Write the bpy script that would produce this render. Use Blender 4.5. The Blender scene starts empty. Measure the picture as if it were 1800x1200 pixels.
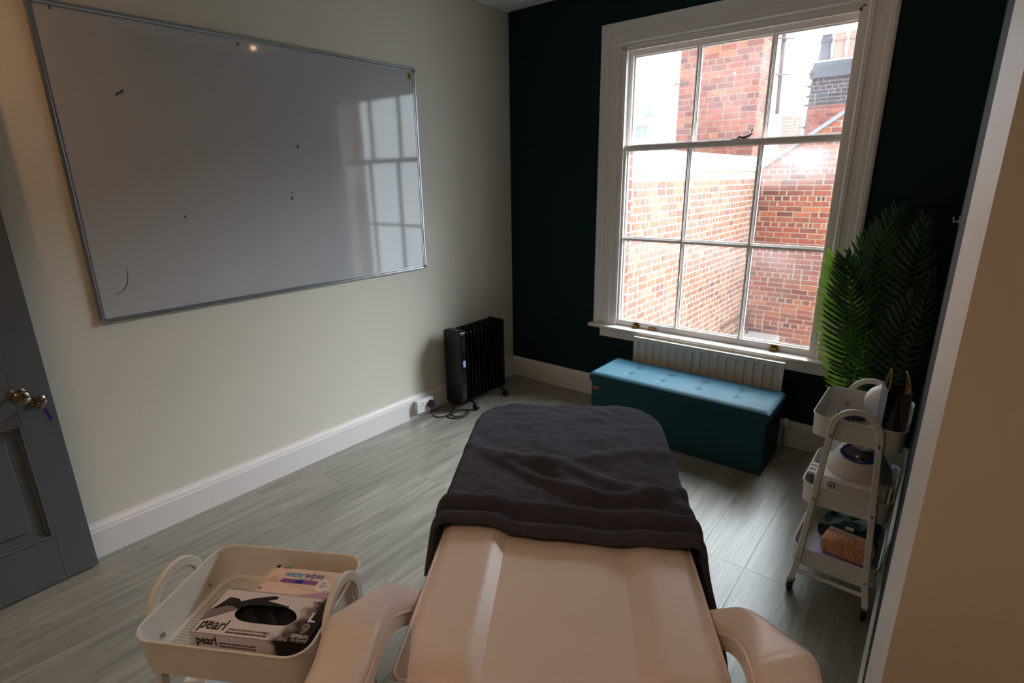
import bpy, bmesh, math, random
from math import sin, cos, pi, radians as R
from mathutils import Vector as V, Matrix as M, noise
random.seed(7)
sc = bpy.context.scene
col = sc.collection
# ------------------------------------------------------------------ camera
CAM = V((2.6919, -3.3229, 1.55)); yaw, pitch, roll, F = .6829, .2903, -.0150, 948.8081
fw = V((-sin(yaw)*cos(pitch), cos(yaw)*cos(pitch), -sin(pitch)))
r0 = V((cos(yaw), sin(yaw), 0)); u0 = r0.cross(fw)
rt = cos(roll)*r0 + sin(roll)*u0; up = -sin(roll)*r0 + cos(roll)*u0
cd = bpy.data.cameras.new('camera'); cam = bpy.data.objects.new('camera', cd); col.objects.link(cam)
cam.matrix_world = M(((rt.x, up.x, -fw.x, CAM.x), (rt.y, up.y, -fw.y, CAM.y), (rt.z, up.z, -fw.z, CAM.z), (0, 0, 0, 1)))
cd.sensor_width = 36; cd.lens = F/1800*36; cd.clip_start = .02; cd.clip_end = 200
sc.camera = cam
# ------------------------------------------------------------------ world, sun, exposure
w = bpy.data.worlds.new('overcast_sky'); sc.world = w; w.use_nodes = True
bg = w.node_tree.nodes['Background']; bg.inputs[0].default_value = (.86, .93, 1.0, 1); bg.inputs[1].default_value = 4.2
sd = bpy.data.lights.new('hazy_sun', 'SUN'); sd.energy = 19.0; sd.angle = R(55); sd.color = (.90, .95, 1.0)
sun = bpy.data.objects.new('hazy_sun', sd); col.objects.link(sun); sun.location = (6, 8, 9)
sun.rotation_euler = V((-.40, -.85, -.80)).to_track_quat('-Z', 'Y').to_euler()
sc.view_settings.view_transform = 'Standard'; sc.view_settings.look = 'None'
sc.view_settings.gamma = 1; sc.view_settings.use_curve_mapping = False
sc.view_settings.exposure = 0.30
sc.cycles.max_bounces = 10; sc.cycles.diffuse_bounces = 6; sc.cycles.transparent_max_bounces = 16
sc.cycles.use_denoising = True; sc.cycles.sample_clamp_indirect = 6; sc.cycles.caustics_reflective = False; sc.cycles.caustics_refractive = False

# ------------------------------------------------------------------ materials
def lin(c):
    if isinstance(c, str):
        c = [int(c[i:i+2], 16)/255 for i in (0, 2, 4)]
    return tuple((x/12.92 if x <= .04045 else ((x+.055)/1.055)**2.4) for x in c)
MATS = {}
def mat(name, c, rough=.5, metal=0, var=0, scale=8, bump=0, bscale=60, spec=.5, c2=None, sheen=0, stretch=None, coat=0, emit=0):
    if name in MATS: return MATS[name]
    m = bpy.data.materials.new(name); m.use_nodes = True; nt = m.node_tree; b = nt.nodes['Principled BSDF']
    col_ = lin(c); b.inputs['Roughness'].default_value = rough; b.inputs['Metallic'].default_value = metal
    b.inputs['Specular IOR Level'].default_value = spec
    b.inputs['Base Color'].default_value = (*col_, 1)
    if sheen: b.inputs['Sheen Weight'].default_value = sheen; b.inputs['Sheen Roughness'].default_value = .5
    if coat: b.inputs['Coat Weight'].default_value = coat; b.inputs['Coat Roughness'].default_value = .08
    if emit: b.inputs['Emission Color'].default_value = (*col_, 1); b.inputs['Emission Strength'].default_value = emit
    tc = nt.nodes.new('ShaderNodeTexCoord'); mp = nt.nodes.new('ShaderNodeMapping')
    nt.links.new(tc.outputs['Object'], mp.inputs[0])
    if stretch: mp.inputs['Scale'].default_value = stretch
    n = nt.nodes.new('ShaderNodeTexNoise'); n.inputs['Scale'].default_value = scale; n.inputs['Detail'].default_value = 5
    nt.links.new(mp.outputs[0], n.inputs['Vector'])
    d = lin(c2) if c2 else tuple(x*(1-(var or .04)) for x in col_)
    mx = nt.nodes.new('ShaderNodeMix'); mx.data_type = 'RGBA'
    mx.inputs[6].default_value = (*d, 1); mx.inputs[7].default_value = (*col_, 1)
    nt.links.new(n.outputs['Fac'], mx.inputs[0]); nt.links.new(mx.outputs[2], b.inputs['Base Color'])
    if bump:
        n2 = nt.nodes.new('ShaderNodeTexNoise'); n2.inputs['Scale'].default_value = bscale; n2.inputs['Detail'].default_value = 4
        nt.links.new(mp.outputs[0], n2.inputs['Vector'])
        bp = nt.nodes.new('ShaderNodeBump'); bp.inputs['Strength'].default_value = bump; bp.inputs['Distance'].default_value = .004
        nt.links.new(n2.outputs['Fac'], bp.inputs['Height']); nt.links.new(bp.outputs[0], b.inputs['Normal'])
    MATS[name] = m; return m

cream = mat('cream_paint', 'd8d3c7', .6, bump=.12, bscale=35, var=.03, scale=2)
green = mat('dark_green_paint', '0b2a2c', .75, spec=.22, bump=.15, bscale=35, var=.12, scale=3)
beige = mat('beige_wall_paint', 'cdc4b6', .6, bump=.15, bscale=40, var=.03, scale=2)
whitep = mat('white_gloss_paint', 'ebe4e0', .35, bump=.15, bscale=30, var=.04, scale=5)
ceilm = mat('ceiling_white', 'e6e9e8', .8, bump=.1, bscale=40)
skirt = mat('skirting_gloss', 'e4dfdf', .35, bump=.25, bscale=18, var=.04, scale=6)
doorm = mat('grey_door_paint', '5c6167', .42, bump=.15, bscale=30, var=.08, scale=4)
alu = mat('brushed_aluminium', 'b4b9c0', .3, 1, var=.2, scale=30, stretch=(1, 1, 1))
chrome = mat('chrome', 'c8c8c8', .15, 1)
brass = mat('worn_brass', '8a6a35', .35, 1, var=.3, scale=40)
bronze = mat('dark_bronze', '3d3027', .4, .8, var=.3, scale=60)
nickel = mat('satin_nickel', '857a6b', .22, 1)
black = mat('black_enamel', '0b0b0d', .28, spec=.4)
blackm = mat('black_matte', '0c0c0d', .6)
rubber = mat('black_rubber', '101011', .6)
trolw = mat('white_powder_coat', 'dfddd8', .4, var=.03)
pvc = mat('beige_pvc_leather', 'e6d3ca', .36, bump=.10, bscale=320, var=.05, scale=3, spec=.45)
pvcp = mat('beige_piping', 'e2d0c8', .4, spec=.4)
teal = mat('teal_linen_lit_top', '16586c', .5, bump=.8, bscale=420, var=.12, scale=200, c2='134c5f', sheen=0, spec=.35)  # bench linen with the highlight of its lit top in the colour
teald = mat('teal_linen_shaded_side', '0c3f49', .85, bump=.7, bscale=420, var=.12, scale=200)  # same linen, darkened in colour for the shaded sides
leather = mat('tan_leather_tag', '9a5236', .6, bump=.4, bscale=200)
radm = mat('radiator_enamel', 'ece0d2', .35, var=.03)
plast = mat('white_plastic', 'e3e2e4', .3, var=.02)
purple = mat('purple_plastic', '3d1a78', .4)

def fluffy():
    m = mat('charcoal_fleece', '4d4c56', .95, var=.35, scale=14, spec=.05, sheen=.06)
    nt = m.node_tree; b = nt.nodes['Principled BSDF']; tc = nt.nodes['Texture Coordinate']
    a = nt.nodes.new('ShaderNodeTexNoise'); a.inputs['Scale'].default_value = 170; a.inputs['Detail'].default_value = 6
    c = nt.nodes.new('ShaderNodeTexNoise'); c.inputs['Scale'].default_value = 30; c.inputs['Detail'].default_value = 4
    nt.links.new(tc.outputs['Object'], a.inputs['Vector']); nt.links.new(tc.outputs['Object'], c.inputs['Vector'])
    ad = nt.nodes.new('ShaderNodeMath'); nt.links.new(a.outputs[0], ad.inputs[0]); nt.links.new(c.outputs[0], ad.inputs[1])
    bp = nt.nodes.new('ShaderNodeBump'); bp.inputs['Strength'].default_value = .8; bp.inputs['Distance'].default_value = .007
    nt.links.new(ad.outputs[0], bp.inputs['Height']); nt.links.new(bp.outputs[0], b.inputs['Normal'])
    return m
fleece = fluffy()

def plankmat():
    m = bpy.data.materials.new('grey_oak_laminate'); m.use_nodes = True; nt = m.node_tree; N = nt.nodes; Lk = nt.links; b = N['Principled BSDF']
    tc = N.new('ShaderNodeTexCoord'); oi = N.new('ShaderNodeObjectInfo')
    sc_ = N.new('ShaderNodeVectorMath'); sc_.operation = 'SCALE'; sc_.inputs[0].default_value = (37, 53, 11)
    Lk.new(oi.outputs['Random'], sc_.inputs['Scale'])
    ad = N.new('ShaderNodeVectorMath'); Lk.new(tc.outputs['Object'], ad.inputs[0]); Lk.new(sc_.outputs[0], ad.inputs[1])
    def noi(scale, st, det=4, dist=0):
        mp = N.new('ShaderNodeMapping'); mp.inputs['Scale'].default_value = st; Lk.new(ad.outputs[0], mp.inputs[0])
        n = N.new('ShaderNodeTexNoise'); n.inputs['Scale'].default_value = scale; n.inputs['Detail'].default_value = det; n.inputs['Distortion'].default_value = dist
        Lk.new(mp.outputs[0], n.inputs[0]); return n.outputs[0]
    g1 = noi(5, (6, .55, 1), 5, .8); g2 = noi(40, (4, .12, 1), 3); kn = noi(9, (1.6, .7, 1), 2)
    cr = N.new('ShaderNodeValToRGB'); e = cr.color_ramp.elements
    e[0].position = .34; e[0].color = (*lin('7d7c75'), 1); e[1].position = .66; e[1].color = (*lin('9c998f'), 1)
    Lk.new(g1, cr.inputs[0])
    m2 = N.new('ShaderNodeMix'); m2.data_type = 'RGBA'; m2.blend_type = 'MULTIPLY'; m2.inputs[0].default_value = .8
    r2 = N.new('ShaderNodeMapRange'); r2.inputs[1].default_value = .3; r2.inputs[2].default_value = .6; r2.inputs[3].default_value = .82; r2.inputs[4].default_value = 1.03
    Lk.new(g2, r2.inputs[0]); Lk.new(cr.outputs[0], m2.inputs[6]); Lk.new(r2.outputs[0], m2.inputs[7])
    r3 = N.new('ShaderNodeMapRange'); r3.inputs[1].default_value = .72; r3.inputs[2].default_value = .80; r3.inputs[3].default_value = 1; r3.inputs[4].default_value = .4
    Lk.new(kn, r3.inputs[0])
    m3 = N.new('ShaderNodeMix'); m3.data_type = 'RGBA'; m3.blend_type = 'MULTIPLY'; m3.inputs[0].default_value = 1
    Lk.new(m2.outputs[2], m3.inputs[6]); Lk.new(r3.outputs[0], m3.inputs[7])
    hv = N.new('ShaderNodeHueSaturation'); mr = N.new('ShaderNodeMapRange'); mr.inputs[3].default_value = .9; mr.inputs[4].default_value = 1.1
    Lk.new(oi.outputs['Random'], mr.inputs[0]); Lk.new(mr.outputs[0], hv.inputs['Value']); Lk.new(m3.outputs[2], hv.inputs['Color'])
    Lk.new(hv.outputs[0], b.inputs['Base Color'])
    b.inputs['Roughness'].default_value = .33; b.inputs['Specular IOR Level'].default_value = .7
    bp = N.new('ShaderNodeBump'); bp.inputs['Strength'].default_value = .25; bp.inputs['Distance'].default_value = .002
    Lk.new(g2, bp.inputs['Height']); Lk.new(bp.outputs[0], b.inputs['Normal'])
    return m
plankm = plankmat()

def brickmat(name, cols, rough=.9):
    m = bpy.data.materials.new(name); m.use_nodes = True; nt = m.node_tree; N = nt.nodes; Lk = nt.links; b = N['Principled BSDF']
    oi = N.new('ShaderNodeObjectInfo'); ge = N.new('ShaderNodeNewGeometry'); ad = N.new('ShaderNodeMath'); fr = N.new('ShaderNodeMath'); fr.operation = 'FRACT'
    Lk.new(oi.outputs['Random'], ad.inputs[0]); Lk.new(ge.outputs['Random Per Island'], ad.inputs[1]); Lk.new(ad.outputs[0], fr.inputs[0])
    cr = N.new('ShaderNodeValToRGB'); cr.color_ramp.interpolation = 'LINEAR'
    while len(cr.color_ramp.elements) < len(cols): cr.color_ramp.elements.new(.5)
    for i, c in enumerate(cols):
        cr.color_ramp.elements[i].position = i/(len(cols)-1); cr.color_ramp.elements[i].color = (*lin(c), 1)
    Lk.new(fr.outputs[0], cr.inputs[0])
    n = N.new('ShaderNodeTexNoise'); n.inputs['Scale'].default_value = 22; n.inputs['Detail'].default_value = 6
    Lk.new(ge.outputs['Position'], n.inputs[0])
    mr = N.new('ShaderNodeMapRange'); mr.inputs[1].default_value = .3; mr.inputs[2].default_value = .7; mr.inputs[3].default_value = .7; mr.inputs[4].default_value = 1.15
    Lk.new(n.outputs[0], mr.inputs[0])
    mx = N.new('ShaderNodeMix'); mx.data_type = 'RGBA'; mx.blend_type = 'MULTIPLY'; mx.inputs[0].default_value = 1
    Lk.new(cr.outputs[0], mx.inputs[6]); Lk.new(mr.outputs[0], mx.inputs[7]); Lk.new(mx.outputs[2], b.inputs['Base Color'])
    b.inputs['Roughness'].default_value = rough; b.inputs['Specular IOR Level'].default_value = .2
    bp = N.new('ShaderNodeBump'); bp.inputs['Strength'].default_value = .5; bp.inputs['Distance'].default_value = .008
    Lk.new(n.outputs[0], bp.inputs['Height']); Lk.new(bp.outputs[0], b.inputs['Normal'])
    return m
bk_red = brickmat('red_brick', ['7c4a42', '98584a', '8c534a', '6b4442', 'a4684e', '90564a', '754a48', '9c604e'])
bk_or = brickmat('orange_brick', ['9a6753', 'a97159', '9c6757', '886059', 'b28168', 'a26e5a'])
bk_dk = brickmat('soot_black_brick', ['2b2f3a', '3a3d49', '4a4652', '33343f', '5a4a50'])
mortar = mat('lime_mortar', 'cfc5b4', .95, var=.15, scale=12, bump=.6, bscale=60)
mortard = mat('pale_mortar_line', '93796b', .95, var=.15, scale=12)
coping = mat('white_coping', 'e8e8e6', .7, var=.05)
slate = mat('slate_roof', '8b8a92', .7, var=.2, scale=9)
terr = mat('chimney_pot_clay', 'a3877a', .8, var=.3, scale=6)
rust = mat('rusty_iron', '5c4a45', .7, var=.3, scale=14)
render_w = mat('white_render', 'd9dbe0', .8)
lead = mat('felt_flat_roof', 'b9b3b2', .9, var=.2, scale=3)

def glassmat(name, lo, hi):  # painted glare over patchy dirt: milky haze growing towards each pane's top
    m = bpy.data.materials.new(name); m.use_nodes = True; nt = m.node_tree; N = nt.nodes; Lk = nt.links
    for n in list(N):
        if n.type != 'OUTPUT_MATERIAL': N.remove(n)
    out = [n for n in N if n.type == 'OUTPUT_MATERIAL'][0]
    tr = N.new('ShaderNodeBsdfTransparent'); tr.inputs[0].default_value = (.95, .97, .97, 1)
    gl = N.new('ShaderNodeBsdfGlossy'); gl.inputs['Roughness'].default_value = .02; gl.inputs['Color'].default_value = (.9, .95, 1, 1)
    ly = N.new('ShaderNodeLayerWeight'); ly.inputs[0].default_value = .12
    mr0 = N.new('ShaderNodeMapRange'); mr0.inputs[3].default_value = .03; mr0.inputs[4].default_value = .5
    Lk.new(ly.outputs['Fresnel'], mr0.inputs[0])
    m1 = N.new('ShaderNodeMixShader'); Lk.new(mr0.outputs[0], m1.inputs[0]); Lk.new(tr.outputs[0], m1.inputs[1]); Lk.new(gl.outputs[0], m1.inputs[2])
    df = N.new('ShaderNodeBsdfTranslucent'); df.inputs[0].default_value = (.92, .95, 1, 1)
    tc = N.new('ShaderNodeTexCoord'); no = N.new('ShaderNodeTexNoise'); no.inputs['Scale'].default_value = 5; no.inputs['Detail'].default_value = 5
    Lk.new(tc.outputs['Object'], no.inputs[0])
    sx = N.new('ShaderNodeSeparateXYZ'); Lk.new(tc.outputs['Generated'], sx.inputs[0])
    mg = N.new('ShaderNodeMapRange'); mg.inputs[1].default_value = .55; mg.inputs[2].default_value = 1.0; mg.inputs[3].default_value = lo; mg.inputs[4].default_value = hi
    Lk.new(sx.outputs['Z'], mg.inputs[0])
    mn = N.new('ShaderNodeMapRange'); mn.inputs[1].default_value = .35; mn.inputs[2].default_value = .7; mn.inputs[3].default_value = .35; mn.inputs[4].default_value = 1.3
    Lk.new(no.outputs[0], mn.inputs[0]); mu = N.new('ShaderNodeMath'); mu.operation = 'MULTIPLY'
    Lk.new(mg.outputs[0], mu.inputs[0]); Lk.new(mn.outputs[0], mu.inputs[1])
    m2 = N.new('ShaderNodeMixShader'); Lk.new(mu.outputs[0], m2.inputs[0]); Lk.new(m1.outputs[0], m2.inputs[1]); Lk.new(df.outputs[0], m2.inputs[2])
    Lk.new(m2.outputs[0], out.inputs['Surface'])
    return m
glass = glassmat('old_window_glass', .012, .03); glass_top = glassmat('faint_glare_glass', .02, .05); glass_mid = glassmat('strong_glare_glass', .0, .17)  # same glass with weak to strong window glare mixed in
def leafmat(name, c1, c2):
    m = bpy.data.materials.new(name); m.use_nodes = True; nt = m.node_tree; N = nt.nodes; Lk = nt.links; b = N['Principled BSDF']
    n = N.new('ShaderNodeTexNoise'); n.inputs['Scale'].default_value = 7
    cr = N.new('ShaderNodeValToRGB'); cr.color_ramp.elements[0].color = (*lin(c1), 1); cr.color_ramp.elements[1].color = (*lin(c2), 1)
    cr.color_ramp.elements[0].position = .35; cr.color_ramp.elements[1].position = .65
    Lk.new(n.outputs[0], cr.inputs[0]); Lk.new(cr.outputs[0], b.inputs['Base Color'])
    b.inputs['Roughness'].default_value = .32
    t = N.new('ShaderNodeBsdfTranslucent'); Lk.new(cr.outputs[0], t.inputs[0]); mx = N.new('ShaderNodeMixShader'); mx.inputs[0].default_value = .4
    out = [q for q in N if q.type == 'OUTPUT_MATERIAL'][0]
    Lk.new(b.outputs[0], mx.inputs[1]); Lk.new(t.outputs[0], mx.inputs[2]); Lk.new(mx.outputs[0], out.inputs[0])
    return m
leafL = leafmat('palm_leaf_backlit', '6f9d2e', '9cc24c'); leafL2 = leafmat('palm_leaf_mid', '3f7026', '5c9036'); leafD = leafmat('palm_leaf_shaded', '27402a', '42603c')  # one leaf in three tones: window backlight and corner shade in the colour

# ------------------------------------------------------------------ mesh helpers
class MB:
    def __init__(s): s.v = []; s.f = []; s.m = []; s.mi = 0
    def add(s, vs, fs, T=None):
        o = len(s.v); s.v += [tuple(T @ V(p)) if T else tuple(p) for p in vs]
        s.f += [tuple(o+i for i in f) for f in fs]; s.m += [s.mi]*len(fs)
    def box(s, a, b, T=None):
        x0, y0, z0 = a; x1, y1, z1 = b
        s.add([(x0, y0, z0), (x1, y0, z0), (x1, y1, z0), (x0, y1, z0), (x0, y0, z1), (x1, y0, z1), (x1, y1, z1), (x0, y1, z1)],
              [(0, 3, 2, 1), (4, 5, 6, 7), (0, 1, 5, 4), (1, 2, 6, 5), (2, 3, 7, 6), (3, 0, 4, 7)], T)
    def prism(s, pts, z0, z1, T=None):
        n = len(pts)
        s.add([(p[0], p[1], z0) for p in pts]+[(p[0], p[1], z1) for p in pts],
              [tuple(range(n-1, -1, -1)), tuple(range(n, 2*n))]+[(i, (i+1) % n, n+(i+1) % n, n+i) for i in range(n)], T)
    def tube(s, path, r, n=8, T=None, closed=False, ry=None, cap=True):
        P = [V(p) for p in path]; k = len(P); rings = []; prev = None
        for i, p in enumerate(P):
            if closed: t = P[(i+1) % k]-P[i-1]
            else: t = P[min(i+1, k-1)]-P[max(i-1, 0)]
            t.normalize()
            if prev is None:
                a = V((0, 0, 1)) if abs(t.z) < .9 else V((1, 0, 0)); nx = (a - t*a.dot(t)).normalized()
            else: nx = (prev - t*prev.dot(t)).normalized()
            prev = nx; ny = t.cross(nx); rr = r[i] if isinstance(r, (list, tuple)) else r
            rings.append([p+nx*rr*cos(2*pi*j/n)+ny*(ry if ry else rr)*sin(2*pi*j/n) for j in range(n)])
        vs = [q for g in rings for q in g]; fs = []
        for i in range(k if closed else k-1):
            a = i*n; b = ((i+1) % k)*n
            for j in range(n): fs.append((a+j, a+(j+1) % n, b+(j+1) % n, b+j))
        if not closed and cap: fs += [tuple(range(n-1, -1, -1)), tuple((k-1)*n+j for j in range(n))]
        s.add(vs, fs, T)
    def lathe(s, prof, n=24, T=None, sx=1, sy=1):
        vs = []; fs = []; k = len(prof)
        for r, z in prof:
            for j in range(n): vs.append((r*cos(2*pi*j/n)*sx, r*sin(2*pi*j/n)*sy, z))
        for i in range(k-1):
            for j in range(n): fs.append((i*n+j, i*n+(j+1) % n, (i+1)*n+(j+1) % n, (i+1)*n+j))
        fs += [tuple(range(n-1, -1, -1)), tuple((k-1)*n+j for j in range(n))]
        s.add(vs, fs, T)
    def grid(s, fn, nu, nv, T=None):
        vs = [fn(i/nu, j/nv) for j in range(nv+1) for i in range(nu+1)]
        fs = [(j*(nu+1)+i, j*(nu+1)+i+1, (j+1)*(nu+1)+i+1, (j+1)*(nu+1)+i) for j in range(nv) for i in range(nu)]
        s.add(vs, fs, T)
    def obj(s, name, mats, parent=None, loc=None, smooth=False, bevel=0, seg=2, solid=0, rot=None):
        me = bpy.data.meshes.new(name); me.from_pydata(s.v, [], s.f)
        if not isinstance(mats, (list, tuple)): mats = [mats]
        for m in mats: me.materials.append(m)
        if len(mats) > 1: me.polygons.foreach_set('material_index', s.m)
        me.update()
        if smooth:
            me.polygons.foreach_set('use_smooth', [True]*len(me.polygons))
            try: me.set_sharp_from_angle(angle=R(40 if smooth is True else smooth))
            except Exception: pass
        o = bpy.data.objects.new(name, me); col.objects.link(o)
        if parent: o.parent = parent
        if loc: o.location = loc
        if rot: o.rotation_euler = rot
        if solid: md = o.modifiers.new('thickness', 'SOLIDIFY'); md.thickness = solid; md.offset = 0
        if bevel:
            md = o.modifiers.new('bevel', 'BEVEL'); md.width = bevel; md.segments = seg; md.limit_method = 'ANGLE'; md.angle_limit = R(35)
            me.polygons.foreach_set('use_smooth', [True]*len(me.polygons)); md.harden_normals = True
        return o
def link(name, me, parent=None, loc=(0, 0, 0), rot=None, scale=None):
    o = bpy.data.objects.new(name, me); col.objects.link(o); o.location = loc
    if parent: o.parent = parent
    if rot: o.rotation_euler = rot
    if scale: o.scale = scale
    return o
def thing(name, label, cat, loc=(0, 0, 0), rz=0, group=None):
    o = bpy.data.objects.new(name, None); col.objects.link(o); o.location = loc; o.rotation_euler = (0, 0, rz); o.empty_display_size = .1
    o['label'] = label; o['category'] = cat
    if group: o['group'] = group
    return o
def tag(o, label, cat, group=None):
    o['label'] = label; o['category'] = cat
    if group: o['group'] = group
    return o
def struct(o): o['kind'] = 'structure'; return o
def box(name, a, b, m, parent=None, bevel=0, seg=2):
    q = MB(); q.box(a, b); return q.obj(name, m, parent, bevel=bevel, seg=seg)
def Rz(a, loc=(0, 0, 0)): return M.Translation(V(loc)) @ M.Rotation(a, 4, 'Z')
def rrect(w, d, r, n=6):
    pts = []
    for cx, cy, a0 in ((w/2-r, d/2-r, 0), (-w/2+r, d/2-r, pi/2), (-w/2+r, -d/2+r, pi), (w/2-r, -d/2+r, 1.5*pi)):
        for i in range(n+1):
            a = a0+pi/2*i/n; pts.append((cx+r*cos(a), cy+r*sin(a)))
    return pts
def catmull(P, n=8, closed=False):
    P = [V(p) for p in P]; k = len(P); out = []
    for i in range(k if closed else k-1):
        p0 = P[(i-1) % k] if closed or i > 0 else P[0]; p1 = P[i]; p2 = P[(i+1) % k]; p3 = P[(i+2) % k] if closed or i+2 < k else P[-1]
        for j in range(n):
            t = j/n
            out.append(.5*((2*p1)+(p2-p0)*t+(2*p0-5*p1+4*p2-p3)*t*t+(3*p1-p0-3*p2+p3)*t**3))
    if not closed: out.append(P[-1])
    return out
def text(s, name, size, m, parent, mtx, depth=.0003, width=None, shear=0, bold=0, align='LEFT'):
    cu = bpy.data.curves.new(name, 'FONT'); cu.body = s; cu.size = size; cu.extrude = depth; cu.shear = shear; cu.offset = bold; cu.align_x = align; cu.resolution_u = 3
    t = bpy.data.objects.new(name+'_c', cu); col.objects.link(t); bpy.context.view_layer.update()
    me = bpy.data.meshes.new_from_object(t.evaluated_get(bpy.context.evaluated_depsgraph_get()))
    bpy.data.objects.remove(t); me.name = name; me.materials.clear(); me.materials.append(m)
    if width:
        xs = [v.co.x for v in me.vertices]; k = width/(max(xs)-min(xs))
        for v in me.vertices: v.co.x *= k
    o = bpy.data.objects.new(name, me); col.objects.link(o); o.parent = parent; o.matrix_local = mtx
    return o

# ================================================================== ROOM
H = 2.675; XR = 4.3; YB = -5.2
fl = struct(box('floor', (-.15, YB, -.05), (XR, .02, -.012), mortard))
pm = {}
def plank_mesh(wd, ln):
    key = (round(wd, 3), round(ln, 3))
    if key not in pm:
        q = MB(); e = .0008
        x0, x1, y0, y1 = .0001, wd-.0001, .0001, ln-.0001
        q.add([(x0, y0, -.012), (x1, y0, -.012), (x1, y1, -.012), (x0, y1, -.012), (x0, y0, -.0004), (x1, y0, -.0004), (x1, y1, -.0004), (x0, y1, -.0004),
               (x0+e, y0+e, 0), (x1-e, y0+e, 0), (x1-e, y1-e, 0), (x0+e, y1-e, 0)],
              [(0, 3, 2, 1), (0, 1, 5, 4), (1, 2, 6, 5), (2, 3, 7, 6), (3, 0, 4, 7), (4, 5, 9, 8), (5, 6, 10, 9), (6, 7, 11, 10), (7, 4, 8, 11), (8, 9, 10, 11)])
        me = bpy.data.meshes.new('floor_plank'); me.from_pydata(q.v, [], q.f); me.materials.append(plankm); pm[key] = me
    return pm[key]
PW, PL = .19, 1.28
i = 0; x = 2.059-PW*11
while x < XR:
    x0 = max(x, -.02); x1 = min(x+PW, XR); y = -.0 - random.choice([.25, .5, .75, 1.0])*PL
    yt = 0.0
    while yt > YB:
        yb = max(y, YB); link('floor_plank', plank_mesh(x1-x0, yt-yb), fl, (x0, yb, 0)); yt = yb; y = yb-PL
    x += PW
struct(box('ceiling', (-.15, YB, H), (XR, .3, H+.1), ceilm))
struct(box('wall_left', (-.15, YB-.1, -.05), (0, .0, H), cream))
# far wall (dark green) with the window opening x .905-2.19, z .54-2.335
wx0, wx1, wz0, wz1 = .905, 2.190, .545, 2.335
q = MB()
for a, b in (((-.15, 0, -.05), (wx0, .12, H)), ((wx1, 0, -.05), (2.9, .12, H)), ((wx0, 0, -.05), (wx1, .12, wz0)), ((wx0, 0, wz1), (wx1, .12, H))): q.box(a, b)
wf = struct(q.obj('wall_far', green))
# outer brick leaf of our own house, seen in the reveal
q = MB()
ox0, ox1, oz0, oz1 = .856, 2.20, .50, 2.32
for a, b in (((-.6, .12, -3.5), (ox0, .30, 4)), ((ox1, .12, -3.5), (4, .30, 4)), ((ox0, .12, -3.5), (ox1, .30, oz0)), ((ox0, .12, oz1), (ox1, .30, 4))): q.box(a, b)
ol = q.obj('outer_leaf', mortar, wf)
q = MB(); q.box((-.004, .0, .0), (.006, .17, .062)); bmr = bpy.data.meshes.new('brick'); bmr.from_pydata(q.v, [], q.f); bmr.materials.append(bk_red)
for k in range(24):
    link('brick', bmr, wf, (ox0-.003, .126, .505+k*.075)); link('brick', bmr, wf, (ox1-.002, .126, .505+k*.075))
# right wall: painted dark teal, white at its near end, then a beige wall turned to the camera
def vwall(name, p, q_, th, z0, z1, m, side=1, parent=None):
    p = V((*p, 0)); r = V((*q_, 0)); d = (r-p).normalized(); n = V((-d.y, d.x, 0))*side*th
    k = MB(); k.prism([(p.x, p.y), (r.x, r.y), (r.x+n.x, r.y+n.y), (p.x+n.x, p.y+n.y)], z0, z1); return k.obj(name, m, parent)
RW0, RW1, RW2 = (2.6985, 0.0), (2.7035, -2.15), (2.7235, -2.37)
struct(vwall('wall_right', RW0, RW1, .15, -.05, H, green, 1))
struct(vwall('trim_1', RW1, RW2, .12, -.05, H, mat('white_reveal_paint', 'f3eeea', .5), 1))
k = MB(); k.prism([RW2, (RW2[0], -2.25), (XR, -2.25), (XR, -2.37)], -.05, H); struct(k.obj('wall_near', beige))
struct(box('wall_back', (-.15, YB-.1, -.05), (XR, YB, H), cream))
struct(box('wall_side', (XR, YB-.1, -.05), (XR+.1, -2.2, H), beige))
# skirtings
def skirting(name, p, q_, n, hh=.155, t=.030, m=skirt):
    prof = [(0, 0), (t, 0), (t, hh*.78), (t*.8, hh*.80), (t*.75, hh*.88), (t*.35, hh*.96), (t*.3, hh), (0, hh)]
    p = V((*p, 0)); r = V((*q_, 0)); n = V((*n, 0)); k = len(prof); b = MB()
    vs = [p+n*a+V((0, 0, z)) for a, z in prof]+[r+n*a+V((0, 0, z)) for a, z in prof]
    b.add(vs, [tuple(range(k)), tuple(range(2*k-1, k-1, -1))]+[(i, (i+1) % k, k+(i+1) % k, k+i) for i in range(k)])
    return struct(b.obj(name, m, smooth=25))
skirting('baseboard_left', (0, -5.1), (0, 0), (1, 0))
skirting('baseboard_far', (0, 0), (2.69, 0), (0, -1))
skirting('baseboard_right', (2.698, 0), (2.706, -2.2), (-1, 0), t=.012)

# ------------------------------------------------------------------ window
W = bpy.data.objects.new('window_1', None); col.objects.link(W); struct(W)
def architrave():
    prof = [(0, -.002), (0, -.020), (.012, -.026), (.030, -.026), (.038, -.018), (.060, -.018), (.066, -.012), (.095, -.012), (.100, -.018), (.118, -.018), (.126, -.010), (.140, -.010), (.140, .02), (0, .02)]
    X0, X1, Z1 = .765, 2.325, 2.462; Z0 = .552
    b = MB(); k = len(prof)
    rings = []
    for (x, z, sx, sz) in ((X0, Z0, 1, 0), (X0, Z1, 1, -1), (X1, Z1, -1, -1), (X1, Z0, -1, 0)):
        rings.append([(x+sx*a*(1 if sx else 0), y, z+sz*a) for a, y in prof])
    vs = [p for g in rings for p in g]; fs = []
    for i in range(3):
        for j in range(k): fs.append((i*k+j, (i+1)*k+j, (i+1)*k+(j+1) % k, i*k+(j+1) % k))
    fs += [tuple(range(k)), tuple(range(4*k-1, 3*k-1, -1))]
    b.add(vs, fs); return b.obj('casing', whitep, W, smooth=25)
architrave()
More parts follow.
